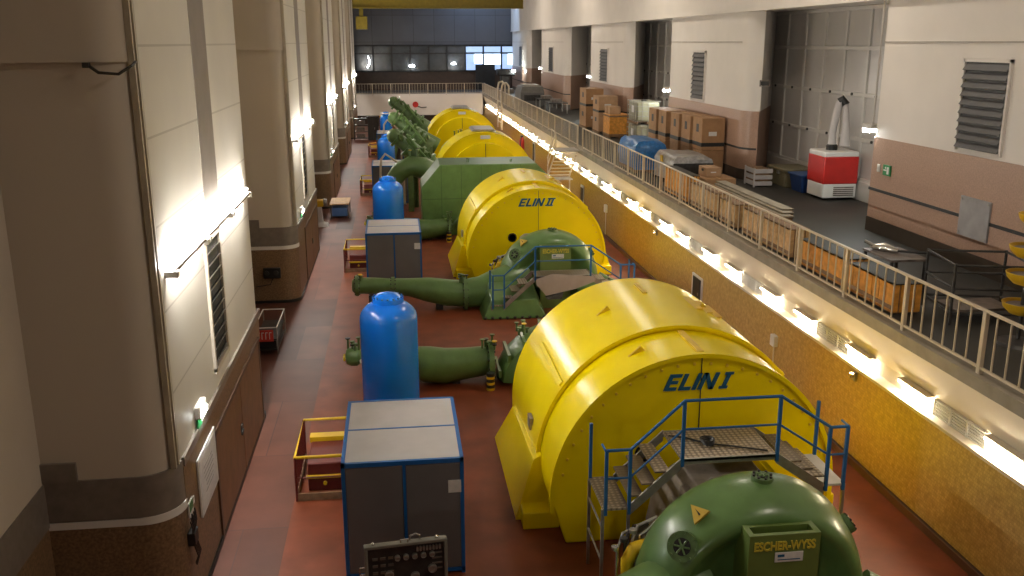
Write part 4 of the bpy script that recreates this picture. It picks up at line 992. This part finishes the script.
# lockers and doors standing in the dark under the balcony
for k, (x, w, m, lab) in enumerate(((-3.9, 1.3, 'iron', 'dark shelf rack standing under the left end of the balcony'), (-2.62, 1.0, 'black', 'black locker standing under the balcony beside the yellow one'))):
    t = thing('storage_locker', lab, 'locker', (x, 90, 0))
    if k == 0:
        for a in (x, x+w): MB().box(a-.04, a+.04, 89.8, 90.6, 0, 2.2).build('upright', 'dark', t)
        for z in (.2, .8, 1.4, 2.0): MB().box(x, x+w, 89.8, 90.6, z-.03, z+.03).build('shelf', 'dark', t)
        for z in (.25, .85, 1.45): MB().box(x+.2, x+w-.3, 89.9, 90.5, z, z+.35).build('bin', m, t, bevel=.03)
    else:
        MB().box(x, x+w, 89.8, 90.6, 0, 2.2).build('body', m, t, bevel=.02); MB().box(x+.45, x+.48, 89.78, 89.8, .1, 2.1).build('door_gap', 'dark', t)
        MB().box(x+.6, x+.65, 89.76, 89.8, 1.0, 1.2).build('handle', 'steel', t)
t = thing('storage_locker', 'tall yellow locker under the balcony left of the farthest tank', 'locker', (-1.0, 90, 0))
MB().box(-1.5, -.55, 89.8, 90.6, 0, 2.25).build('body', 'yellow2', t, bevel=.02); MB().box(-1.2, -1.17, 89.77, 89.81, .9, 1.2).build('handle', 'dark', t)

# ================================================================ GALLERY GOODS
ZG = 3.5
def pallet(t, x0, x1, y0, y1, z=ZG):
    mb = MB()
    for k in range(5):
        a = y0+(y1-y0-.1)*k/4; mb.box(x0, x1, a, a+.1, z+.11, z+.14)
    for k in range(3):
        a = x0+(x1-x0-.1)*k/2; mb.box(a, a+.1, y0, y1, z, z+.11)
    mb.build('pallet', 'pallet', t)
def carton(name, label, x0, x1, y0, y1, z0, z1, m='carton', strap=True, group='tall cartons', print_=True, cat='carton'):
    t = thing(name, label, cat, ((x0+x1)/2, (y0+y1)/2, z0), group)
    MB().box(x0, x1, y0, y1, z0, z1).build('box', m, t, bevel=.015)
    MB().box((x0+x1)/2-.03, (x0+x1)/2+.03, y0+.002, y1-.002, z1-.002, z1+.004).build('tape', 'plank', t)
    if print_:
        MB().box(x0-.006, x0+.002, y0+.35*(y1-y0), y0+.6*(y1-y0), z0+.55*(z1-z0), z0+.8*(z1-z0)).build('print_mark', 'black', t)
        MB().box(x0+.3*(x1-x0), x0+.65*(x1-x0), y0-.006, y0+.002, z0+.45*(z1-z0), z0+.58*(z1-z0)).build('paper_label', 'paper', t)
    if strap:
        zz = z0+.12*(z1-z0); MB().box(x0-.008, x1+.008, y0-.008, y1+.008, zz, zz+.12*(z1-z0)).build('strap', 'black', t)
    return t
# far stacks by the second recess
def stack2(x0, x1, y0, y1, zt, lab, m):
    t = thing('pallet', 'wooden pallet under the ' + lab, 'pallet', ((x0+x1)/2, (y0+y1)/2, ZG)); pallet(t, x0, x1, y0, y1)
    zm = ZG+.14+(zt-ZG-.14)*.48
    carton('carton', 'lower brown carton of the ' + lab, x0+.03, x1-.03, y0+.03, y1-.03, ZG+.14, zm, m, False)
    carton('carton', 'upper brown carton of the ' + lab, x0+.03, x1-.03, y0+.03, y1-.03, zm, zt, m, True)
stack2(12.2, 13.4, 60.0, 62.2, 6.05, 'farthest two carton stack, by the far pilaster', 'carton')
stack2(12.35, 13.6, 56.8, 58.6, 5.75, 'two carton stack left of the orange crate', 'carton_l')
t = thing('orange_crate', 'orange wooden crate carrying two small boxes, left of the white liquid tanks', 'crate', (13, 54.6, ZG))
MB().box(12.4, 13.6, 53.9, 55.6, ZG+.12, ZG+1.35).build('box', 'crate', t, bevel=.02)
fr = MB()
for z in (ZG+.14, ZG+1.22): fr.box(12.37, 13.63, 53.87, 55.63, z, z+.1)
fr.build('battens', 'pallet', t); pallet(t, 12.4, 13.6, 53.9, 55.6, ZG-.02)
for k, (y, w) in enumerate(((54.1, .55), (54.9, .6))):
    carton('small_carton', ['small light box on the orange crate, nearer one', 'small light box on the orange crate, farther one'][k], 12.45, 13.1, y, y+w, ZG+1.36, ZG+1.8, 'carton_l', False, 'boxes on the orange crate', False)
# liquid containers
def ibc(z0, lab):
    x0, x1, y0, y1 = 12.7, 14.0, 48.9, 50.9
    t = thing('liquid_container', lab, 'container', ((x0+x1)/2, (y0+y1)/2, z0), 'caged liquid containers')
    MB().box(x0+.04, x1-.04, y0+.04, y1-.04, z0+.16, z0+1.16).build('bottle', 'ibc', t, bevel=.08)
    MB().lathe([(.15, 0), (.15, .06)], ((x0+x1)/2, (y0+y1)/2, z0+1.15), 'z', 14).build('cap', 'black', t)
    c = MB()
    for k in range(6):
        y = y0+(y1-y0)*k/5
        for x in (x0, x1): c.box(x-.012, x+.012, y-.012, y+.012, z0+.14, z0+1.2)
    for k in range(5):
        x = x0+(x1-x0)*k/4
        for y in (y0, y1): c.box(x-.012, x+.012, y-.012, y+.012, z0+.14, z0+1.2)
    for z in (.16, .42, .68, .94, 1.18):
        for x in (x0, x1): c.box(x-.012, x+.012, y0, y1, z0+z-.012, z0+z+.012)
        for y in (y0, y1): c.box(x0, x1, y-.012, y+.012, z0+z-.012, z0+z+.012)
    c.build('cage', 'steel', t); pallet(t, x0, x1, y0, y1, z0)
    MB().box(x0-.02, x0-.01, y0+.5, y0+1.0, z0+.6, z0+.95).build('paper_label', 'paper', t)
ibc(ZG, 'lower white caged liquid container behind the blue wrapped pallet'); ibc(ZG+1.22, 'upper white caged liquid container of the stack')
# row of tall cartons against the second bay: two tiers
nm = ['farthest', 'second farthest', 'middle', 'second nearest', 'nearest']
for k in range(5):
    y0 = 44.2-1.35*k - (0.35 if k > 1 else 0); x0 = 12.45+.10*k
    carton('tall_carton', 'upper tall brown carton, %s of five before the louvred bay' % nm[k], x0, x0+1.0, y0, y0+1.28, ZG+1.0, ZG+2.35, 'carton', True, 'tall cartons before the louvred bay')
    carton('tall_carton', 'lower brown carton, %s of five before the louvred bay' % nm[k], x0, x0+1.0, y0, y0+1.28, ZG+.14, ZG+.99, 'carton', False, 'tall cartons before the louvred bay', False)
    t = thing('pallet', 'pallet under the %s of the five tall carton columns' % nm[k], 'pallet', (x0+.6, y0+.6, ZG)); pallet(t, x0, x0+1.0, y0+.02, y0+1.27)
# blue wrapped pallet
t = thing('wrapped_pallet', 'blue film wrapped load on a pallet behind the railing', 'pallet load', (10.9, 40.6, ZG))
rg = []
for z, g in ((.14, .0), (.4, .03), (.7, .05), (1.0, .03), (1.2, -.02), (1.34, -.18)):
    ring = []
    for k in range(24):
        a = 2*PI*k/24; cx, cy = math.cos(a), math.sin(a); m_ = max(abs(cx), abs(cy)); w = 1+random.uniform(-.035, .035)
        ring.append((10.85+(.68+g)*w*cx/m_*min(1, .9+.1*m_), 40.6+(1.5+g)*w*cy/m_*min(1, .9+.1*m_), ZG+z+random.uniform(-.03, .03)))
    rg.append(ring)
MB().loft(rg).build('wrapping', 'bluewrap', t)
MB().loft([[(10.25+.02, 39.15, ZG+.13), (11.45, 39.15, ZG+.13), (11.45, 42.0, ZG+.13), (10.27, 42.0, ZG+.13)], [(10.22, 39.1, ZG+.6), (11.5, 39.1, ZG+.6), (11.5, 42.05, ZG+.6), (10.22, 42.05, ZG+.6)]]).build('white_sacks', 'foil', t, bevel=.05)
pallet(t, 10.2, 11.5, 39.1, 42.1)
# foil wrapped machine
t = thing('wrapped_machine', 'machine under grey plastic film on a pallet, right of the blue load', 'machine', (11.4, 36.6, ZG))
rg = []
for z, g in ((.14, .02), (.5, .04), (.85, .03), (1.05, -.02), (1.15, -.15)):
    ring = []
    for k in range(24):
        a = 2*PI*k/24; cx, cy = math.cos(a), math.sin(a); m_ = max(abs(cx), abs(cy)); w = 1+random.uniform(-.04, .04)
        ring.append((11.45+(.75+g)*w*cx/m_, 36.5+(1.35+g)*w*cy/m_, ZG+z+random.uniform(-.03, .03)))
    rg.append(ring)
MB().loft(rg).build('wrapping', 'foil', t)
MB().box(10.62, 10.66, 36.6, 36.9, ZG+.8, ZG+1.05).build('yellow_label', 'orange', t)
fr = MB()
for y in (35.05, 36.5, 37.95): fr.box(10.62, 12.28, y-.05, y+.05, ZG+.0, ZG+.16)
fr.build('skid', 'dark', t)
MB().box(10.65, 12.25, 35.08, 35.12, ZG+.14, ZG+.9).build('dark_side', 'dark', t)
# low cartons near the rail
carton('low_carton', 'low brown carton with a white label, right of the film wrapped machine', 11.3, 12.5, 33.2, 34.5, ZG, ZG+.55, 'carton', False, 'cartons near the wrapped machine')
carton('small_carton', 'small brown carton lying on top of the low labelled carton', 11.5, 12.1, 33.7, 34.6, ZG+.56, ZG+.9, 'carton_l', False, 'cartons near the wrapped machine')
# wood crates right behind the railing
def slatcrate(label, x0, x1, y0, y1, h, m, n, sc='pallet'):
    t = thing('slatted_crate', label, 'crate', ((x0+x1)/2, (y0+y1)/2, ZG), 'slatted crates behind the railing')
    MB().box(x0+.03, x1-.03, y0+.03, y1-.03, ZG+.02, ZG+h-.04).build('inner_box', sc, t)
    w = (y1-y0)/n
    for k in range(n): MB().box(x0, x0+.03, y0+w*k+.015, y0+w*(k+1)-.015, ZG+.05, ZG+h).build('slat', m, t)
    MB().box(x0, x1, y0, y1, ZG+h-.03, ZG+h).build('lid', 'gfloor' if m == 'crate' else 'pallet', t)
    for k in range(4): MB().box(x0+(x1-x0)*k/4+.02, x0+(x1-x0)*(k+1)/4-.02, y0-.0, y0+.03, ZG+.05, ZG+h-.02).build('end_slat', m, t)
    MB().box(x0-.02, x0+.01, y0, y1, ZG+.12, ZG+.2).build('batten', 'pallet', t)
slatcrate('dark slatted crate behind the railing under the film wrapped machine', 10.05, 10.5, 31.4, 34.2, .95, 'crate', 9)
slatcrate('pale slatted crate behind the railing left of the cream railing post', 10.05, 10.6, 28.4, 31.0, .8, 'plank', 8)
slatcrate('pale slatted crate behind the railing, small, third from the left', 10.05, 10.6, 26.6, 28.0, .75, 'plank', 5)
slatcrate('brown slatted crate behind the railing in the middle of the row', 10.05, 10.6, 22.6, 26.0, .78, 'plank', 8)
slatcrate('orange board crate behind the railing, left of the grey tool table', 10.05, 10.7, 19.6, 22.0, .68, 'crate', 6)
slatcrate('orange board crate behind the railing nearest the camera', 10.05, 10.7, 17.4, 19.4, .66, 'crate', 7)
t = thing('plank_stack', 'grey planks lying flat along the gallery floor beside the slatted crates', 'planks', (11.2, 27.5, ZG))
for k in range(3): MB().box(10.85+.12*k, 11.2+.12*k, 25.0+.3*k, 31.0+.2*k, ZG+.62+.05*k, ZG+.665+.05*k).build('plank', 'concrete', t)
for y in (26, 30): MB().box(10.85, 11.6, y, y+.15, ZG, ZG+.62).build('trestle', 'pallet', t)
# tool table
t = thing('tool_table', 'small dark table with a shiny tool lying on it behind the railing', 'table', (11.0, 19.6, ZG))
MB().box(10.85, 11.75, 19.0, 20.3, ZG+.72, ZG+.77).build('table_top', 'iron', t)
for x in (10.9, 11.7):
    for y in (19.05, 20.25): MB().box(x-.03, x+.03, y-.03, y+.03, ZG, ZG+.72).build('leg', 'dark', t)
t = thing('power_tool', 'shiny silver tool with a dark handle lying on the small gallery table', 'tool', (11.2, 19.7, ZG+.77))
MB().tube([(11.0, 20.2, ZG+.83), (11.15, 19.9, ZG+.86), (11.35, 19.6, ZG+.83)], [.05, .12, .05], 10).build('body', 'chrome', t)
MB().tube([(11.35, 19.6, ZG+.83), (11.75, 19.35, ZG+.84), (11.95, 19.25, ZG+.84)], .03, 8).build('handle', 'black', t)
MB().tube([(11.05, 20.1, ZG+.85), (10.85, 20.25, ZG+.95)], .04, 8).build('head', 'chrome', t)
# crates and red machine in the first recess
t = thing('white_crate', 'pale slatted crate standing at the corner of the grey gate recess', 'crate', (14.4, 36.0, ZG))
MB().box(13.78, 14.42, 34.6, 35.6, ZG+.05, ZG+.68).build('inner_box', 'pallet', t)
for z in (.06, .30, .54):
    MB().box(13.74, 13.79, 34.56, 35.62, ZG+z, ZG+z+.16).build('side_board', 'cab_top', t); MB().box(13.74, 14.46, 34.54, 34.61, ZG+z, ZG+z+.16).build('end_board', 'cab_top', t)
for y in (34.56, 35.52): MB().box(13.72, 13.76, y-.03, y+.07, ZG, ZG+.74).build('corner_post', 'cab_top', t)
t = thing('olive_chest', 'low olive grey chest between the pale crate and the blue bin', 'chest', (15.4, 35, ZG))
MB().box(14.85, 16.05, 34.2, 35.9, ZG, ZG+.62).build('body', mat('olive_paint', (.13, .11, .06), .6), t, bevel=.04); MB().box(14.8, 16.1, 34.15, 35.95, ZG+.6, ZG+.7).build('lid', mat('olive_lid', (.17, .15, .09), .6), t, bevel=.02)
MB().box(14.80, 14.86, 34.8, 35.0, ZG+.47, ZG+.6).build('latch', 'steel', t)
t = thing('blue_bin', 'dark blue plastic bin left of the red machine', 'bin', (15.4, 33.0, ZG))
MB().loft([[(14.95, 32.9, ZG), (16.0, 32.9, ZG), (16.0, 33.8, ZG), (14.95, 33.8, ZG)], [(14.85, 32.8, ZG+.65), (16.1, 32.8, ZG+.65), (16.1, 33.9, ZG+.65), (14.85, 33.9, ZG+.65)]]).build('tub', mat('bin_blue', (.012, .045, .17), .45), t, bevel=.03)
MB().box(14.8, 16.15, 32.75, 33.95, ZG+.62, ZG+.68).build('rim', mat('bin_rim', (.015, .06, .2), .45), t, bevel=.02)
t = thing('filter_unit', 'red and white fume filter unit with a grey suction arm before the gate', 'machine', (15.9, 32.0, ZG))
x0, x1, y0, y1 = 14.95, 16.2, 31.2, 32.5
MB().box(x0, x1, y0, y1, ZG+.08, ZG+.6).build('base', 'white', t, bevel=.04)
MB().box(x0-.02, x1+.02, y0-.02, y1+.02, ZG+.58, ZG+1.55).build('cabinet', 'red', t, bevel=.04)
MB().box(x0-.01, x1+.01, y0-.01, y1+.01, ZG+1.53, ZG+1.72).build('top', 'white', t, bevel=.04)
gr = MB()
for k in range(5): gr.box(x0+.4, x1-.1, y0-.015, y0, ZG+.16+k*.07, ZG+.20+k*.07)
gr.build('grille', 'iron', t)
MB().lathe([(.2, 0), (.2, .15), (.16, .2)], (15.5, 31.9, ZG+1.72), 'z', 16).build('arm_socket', 'black', t)
MB().tube([(15.5, 31.9, ZG+1.8), (15.52, 32.0, ZG+2.3), (15.66, 32.1, ZG+2.9), (15.78, 32.15, ZG+3.4)], [.15, .12, .14, .13], 14).build('lower_duct', 'cab_top', t)
MB().tube([(15.78, 32.15, ZG+3.4), (15.86, 32.1, ZG+3.48), (15.95, 32.0, ZG+3.3)], .14, 12).build('arm_elbow', 'black', t)
MB().tube([(15.95, 32.0, ZG+3.3), (15.93, 31.8, ZG+2.5), (15.9, 31.75, ZG+2.15), (15.88, 31.7, ZG+1.85)], [.1, .12, .16, .2], 14).build('hood_duct', 'cab_top', t)
# wall fittings in the gallery
t = thing('exit_sign', 'green escape sign on the tan dado near the grey gate', 'sign', (13.95, 25.3, 5.35))
MB().box(13.93, 13.97, 24.95, 25.35, 5.25, 5.55).build('sign_plate', 'signgreen', t)
sy = MB(); sy.box(13.92, 13.931, 25.02, 25.12, 5.3, 5.5).box(13.92, 13.931, 25.15, 25.3, 5.38, 5.42); sy.lathe([(.03, 0), (.03, -.01)], (13.931, 25.2, 5.47), 'x', 8)
sy.build('symbol', 'paper', t)
t = thing('light_switch', 'white switch beside the green escape sign on the tan dado', 'switch', (13.95, 25.7, 5.4)); MB().box(13.93, 13.97, 25.55, 25.7, 5.3, 5.52).build('plate', 'white', t, bevel=.01); MB().box(13.915, 13.935, 25.6, 25.65, 5.37, 5.45).build('rocker', 'paper', t)
t = thing('wall_plaque', 'blank grey square plaque on the tan dado at the right', 'plaque', (13.95, 20.9, 4.8)); MB().box(13.92, 13.975, 20.25, 21.45, 4.3, 5.28).build('plate', mat('plaque_grey', (.30, .285, .285), .5), t, bevel=.01)
pq = MB()
for y in (20.32, 21.38):
    for z in (4.37, 5.21): pq.lathe([(.03, 0), (.03, -.02)], (13.92, y, z), 'x', 8)
pq.build('screws', 'steel', t)
for k, (y, z, xx, lab) in enumerate(((26.2, 6.5, 13.9, 'bright corner lamp at the edge of the nearest grey gate'), (47.7, 6.6, 13.9, 'bright corner lamp above the five tall cartons'), (67.6, 6.6, 13.9, 'bright lamp at the edge of the third gallery gate'), (90.6, 6.6, 13.9, 'bright lamp at the far end of the gallery wall'))):
    t = thing('corner_lamp', lab, 'lamp', (xx, y, z), 'corner lamps of the gallery')
    MB().box(xx-.05, xx+.35, y-.1, y+.45, z-.02, z+.12).build('lamp_body', 'gate_f', t, bevel=.02)
    MB().box(xx-.03, xx+.33, y+.12, y+.43, z-.12, z-.02).build('diffuser', 'lamp', t)
    if k == 0: MB().cyl((xx, y-.1, z+.12), (xx, y-.1, 10.1), .03, 8).build('conduit', 'gate_f', t)
t = thing('wall_plate', 'small dark plate on the splayed corner of the louvred bay', 'plate', (14.2, 36.4, 7.3)); MB().prism([(14.42, 36.36), (14.8, 36.26), (14.82, 36.3), (14.44, 36.42)], 'z', 7.25, 7.5).build('plate', 'iron', t)
MB().prism([(14.46, 36.34), (14.76, 36.25), (14.77, 36.28), (14.47, 36.38)], 'z', 7.3, 7.45).build('plate_face', 'dark', t)
# steel frame stand and lamp tree near the camera
t = thing('steel_trestle', 'dark steel trestle frame behind the railing at the right edge', 'trestle', (11.2, 16.2, ZG))
A = [(10.85, 16.6, ZG), (11.1, 18.0, ZG), (12.6, 17.6, ZG), (12.3, 16.2, ZG)]
for p in A: MB().cyl(p, (p[0], p[1], ZG+1.25), .03, 8).build('upright', 'dark', t)
for z in (.25, .75, 1.22):
    for q in range(4):
        a, b = A[q], A[(q+1) % 4]; MB().cyl((a[0], a[1], ZG+z), (b[0], b[1], ZG+z), .025, 8).build('cross_bar', 'dark', t)
MB().box(11.05, 12.3, 16.7, 17.5, ZG+.22, ZG+.27).build('tray', 'iron', t)
t = thing('bowl_rack', 'dark stand carrying yellow bowls at the right edge of the gallery', 'rack', (11.42, 15.3, ZG))
MB().cyl((11.42, 15.3, ZG), (11.42, 15.3, ZG+2.3), .04, 10).build('pole', 'dark', t)
MB().lathe([(.4, 0), (.36, .06), (.06, .1)], (11.42, 15.3, ZG), 'z', 18).build('base', 'dark', t)
for z in (.55, 1.12, 1.62, 2.2):
    c = (11.42+(.1 if z > 2 else 0), 15.3, ZG+z)
    MB().lathe([(.05, 0), (.22, .05), (.33, .16), (.36, .26), (.34, .26), (.30, .17), (.2, .08), (.04, .04)], c, 'z', 22).build('bowl', 'orange', t)
    MB().lathe([(.28, .20), (.29, .21), (.01, .22)], c, 'z', 18).build('bowl_contents', 'iron', t)
# far gallery machines
t = thing('covered_machine', 'grey sheet metal machine standing on the far gallery floor', 'machine', (11.7, 84, ZG))
MB().loft([[(10.9, 82, ZG), (13.0, 82, ZG), (13.0, 86, ZG), (10.9, 86, ZG)], [(10.9, 82, ZG+1.2), (13.0, 82, ZG+1.2), (13.0, 86, ZG+1.2), (10.9, 86, ZG+1.2)], [(11.1, 82.4, ZG+1.7), (12.9, 82.4, ZG+1.7), (12.9, 85.6, ZG+1.7), (11.1, 85.6, ZG+1.7)]]).build('body', mat('machine_grey', (.13, .125, .12), .4), t, bevel=.04)
MB().box(11.3, 12.7, 82.6, 85.4, ZG+1.68, ZG+1.82).build('lid', 'steel', t, bevel=.03); MB().box(11.2, 12.6, 81.95, 82.02, ZG+.5, ZG+1.0).build('control_strip', 'dark', t)
t = thing('dark_machine', 'tall dark machine with a lit lamp before the far gallery windows', 'machine', (12.2, 104, ZG))
MB().box(11.6, 12.5, 103.5, 105, ZG, ZG+2.6).build('column', 'dark', t, bevel=.05); MB().box(11.2, 13.2, 103.4, 105.2, ZG+1.9, ZG+2.6).build('head', 'black', t, bevel=.1)
MB().box(11.3, 13.0, 103.3, 105.2, ZG, ZG+.5).build('base', 'iron', t, bevel=.05)
MB().box(12.8, 13.1, 103.2, 103.5, ZG+2.3, ZG+2.5).build('lamp', 'lamp', t)
for k, (x, y, lab) in enumerate(((12.6, 74.5, 'low steel table with pale legs by the far tan pilaster, nearer one'), (12.6, 79.5, 'low steel table with pale legs by the far tan pilaster, farther one'))):
    t = thing('steel_table', lab, 'table', (x, y, ZG), 'steel tables in the far gallery')
    MB().box(x-.6, x+.9, y-1.2, y+1.2, ZG+.78, ZG+.84).build('table_top', 'dark', t)
    for a in (x-.55, x+.85):
        for b in (y-1.1, y+1.1): MB().box(a-.04, a+.04, b-.04, b+.04, ZG, ZG+.78).build('leg', 'steel', t)
    MB().box(x-.3, x+.5, y-.8, y+.2, ZG+.84, ZG+1.1).build('tool_case', 'iron', t, bevel=.03)

# ================================================================ LIGHT
def area(name, loc, size, power, col, rot=(0, 0, 0)):
    l = bpy.data.lights.new(name, 'AREA'); l.shape = 'RECTANGLE'; l.size, l.size_y = size; l.energy = power; l.color = col
    o = bpy.data.objects.new(name, l); COL.objects.link(o); o.location = loc; o.rotation_euler = rot; return o
for k in range(5):
    area('ceiling_lamp', (9.0, 8+20*k, 14.9), (1.6, 5), 310, (1.0, .88, .72))
area('rear_wall_tubes', (-3.35, -4.6, 5.77), (.1, 2.5), 260, (1.0, .95, .87), (0, math.radians(-90), 0))
area('blue_fill', (9.5, 107, 14.9), (4, 2), 420, (.45, .65, 1.0), (math.radians(35), 0, 0))  # added unseen blue light for the glow on the far wall
W = bpy.data.worlds.new('World'); SC.world = W; W.use_nodes = True
W.node_tree.nodes['Background'].inputs[0].default_value = (1, .86, .68, 1); W.node_tree.nodes['Background'].inputs[1].default_value = 0.02

# ================================================================ CAMERA
cam = bpy.data.cameras.new('Camera'); cam.sensor_width = 36; cam.lens = 36*930/1024; cam.clip_end = 400
co = bpy.data.objects.new('Camera', cam); COL.objects.link(co)
vy = Vector((393-512, 42-288, 930)).normalized(); vn = Vector((521-512, 3800-288, 930)).normalized()
dn = (vn - vy*vn.dot(vy)).normalized(); X = dn.cross(vy)
# rows: world axes in camera (x right, y down, z forward) coordinates
R = Matrix((X, vy, -dn))
cm3 = Matrix((( R[0][0], -R[0][1], -R[0][2]), (R[1][0], -R[1][1], -R[1][2]), (R[2][0], -R[2][1], -R[2][2])))
co.matrix_world = Matrix.Translation((0, 0, 9)) @ cm3.to_4x4()
SC.camera = co
SC.view_settings.view_transform = 'Standard'; SC.view_settings.look = 'None'; SC.view_settings.gamma = 1
SC.view_settings.exposure = 0.5; SC.view_settings.use_curve_mapping = False
SC.cycles.max_bounces = 6; SC.cycles.sample_clamp_indirect = 6
SC.cycles.use_denoising = True
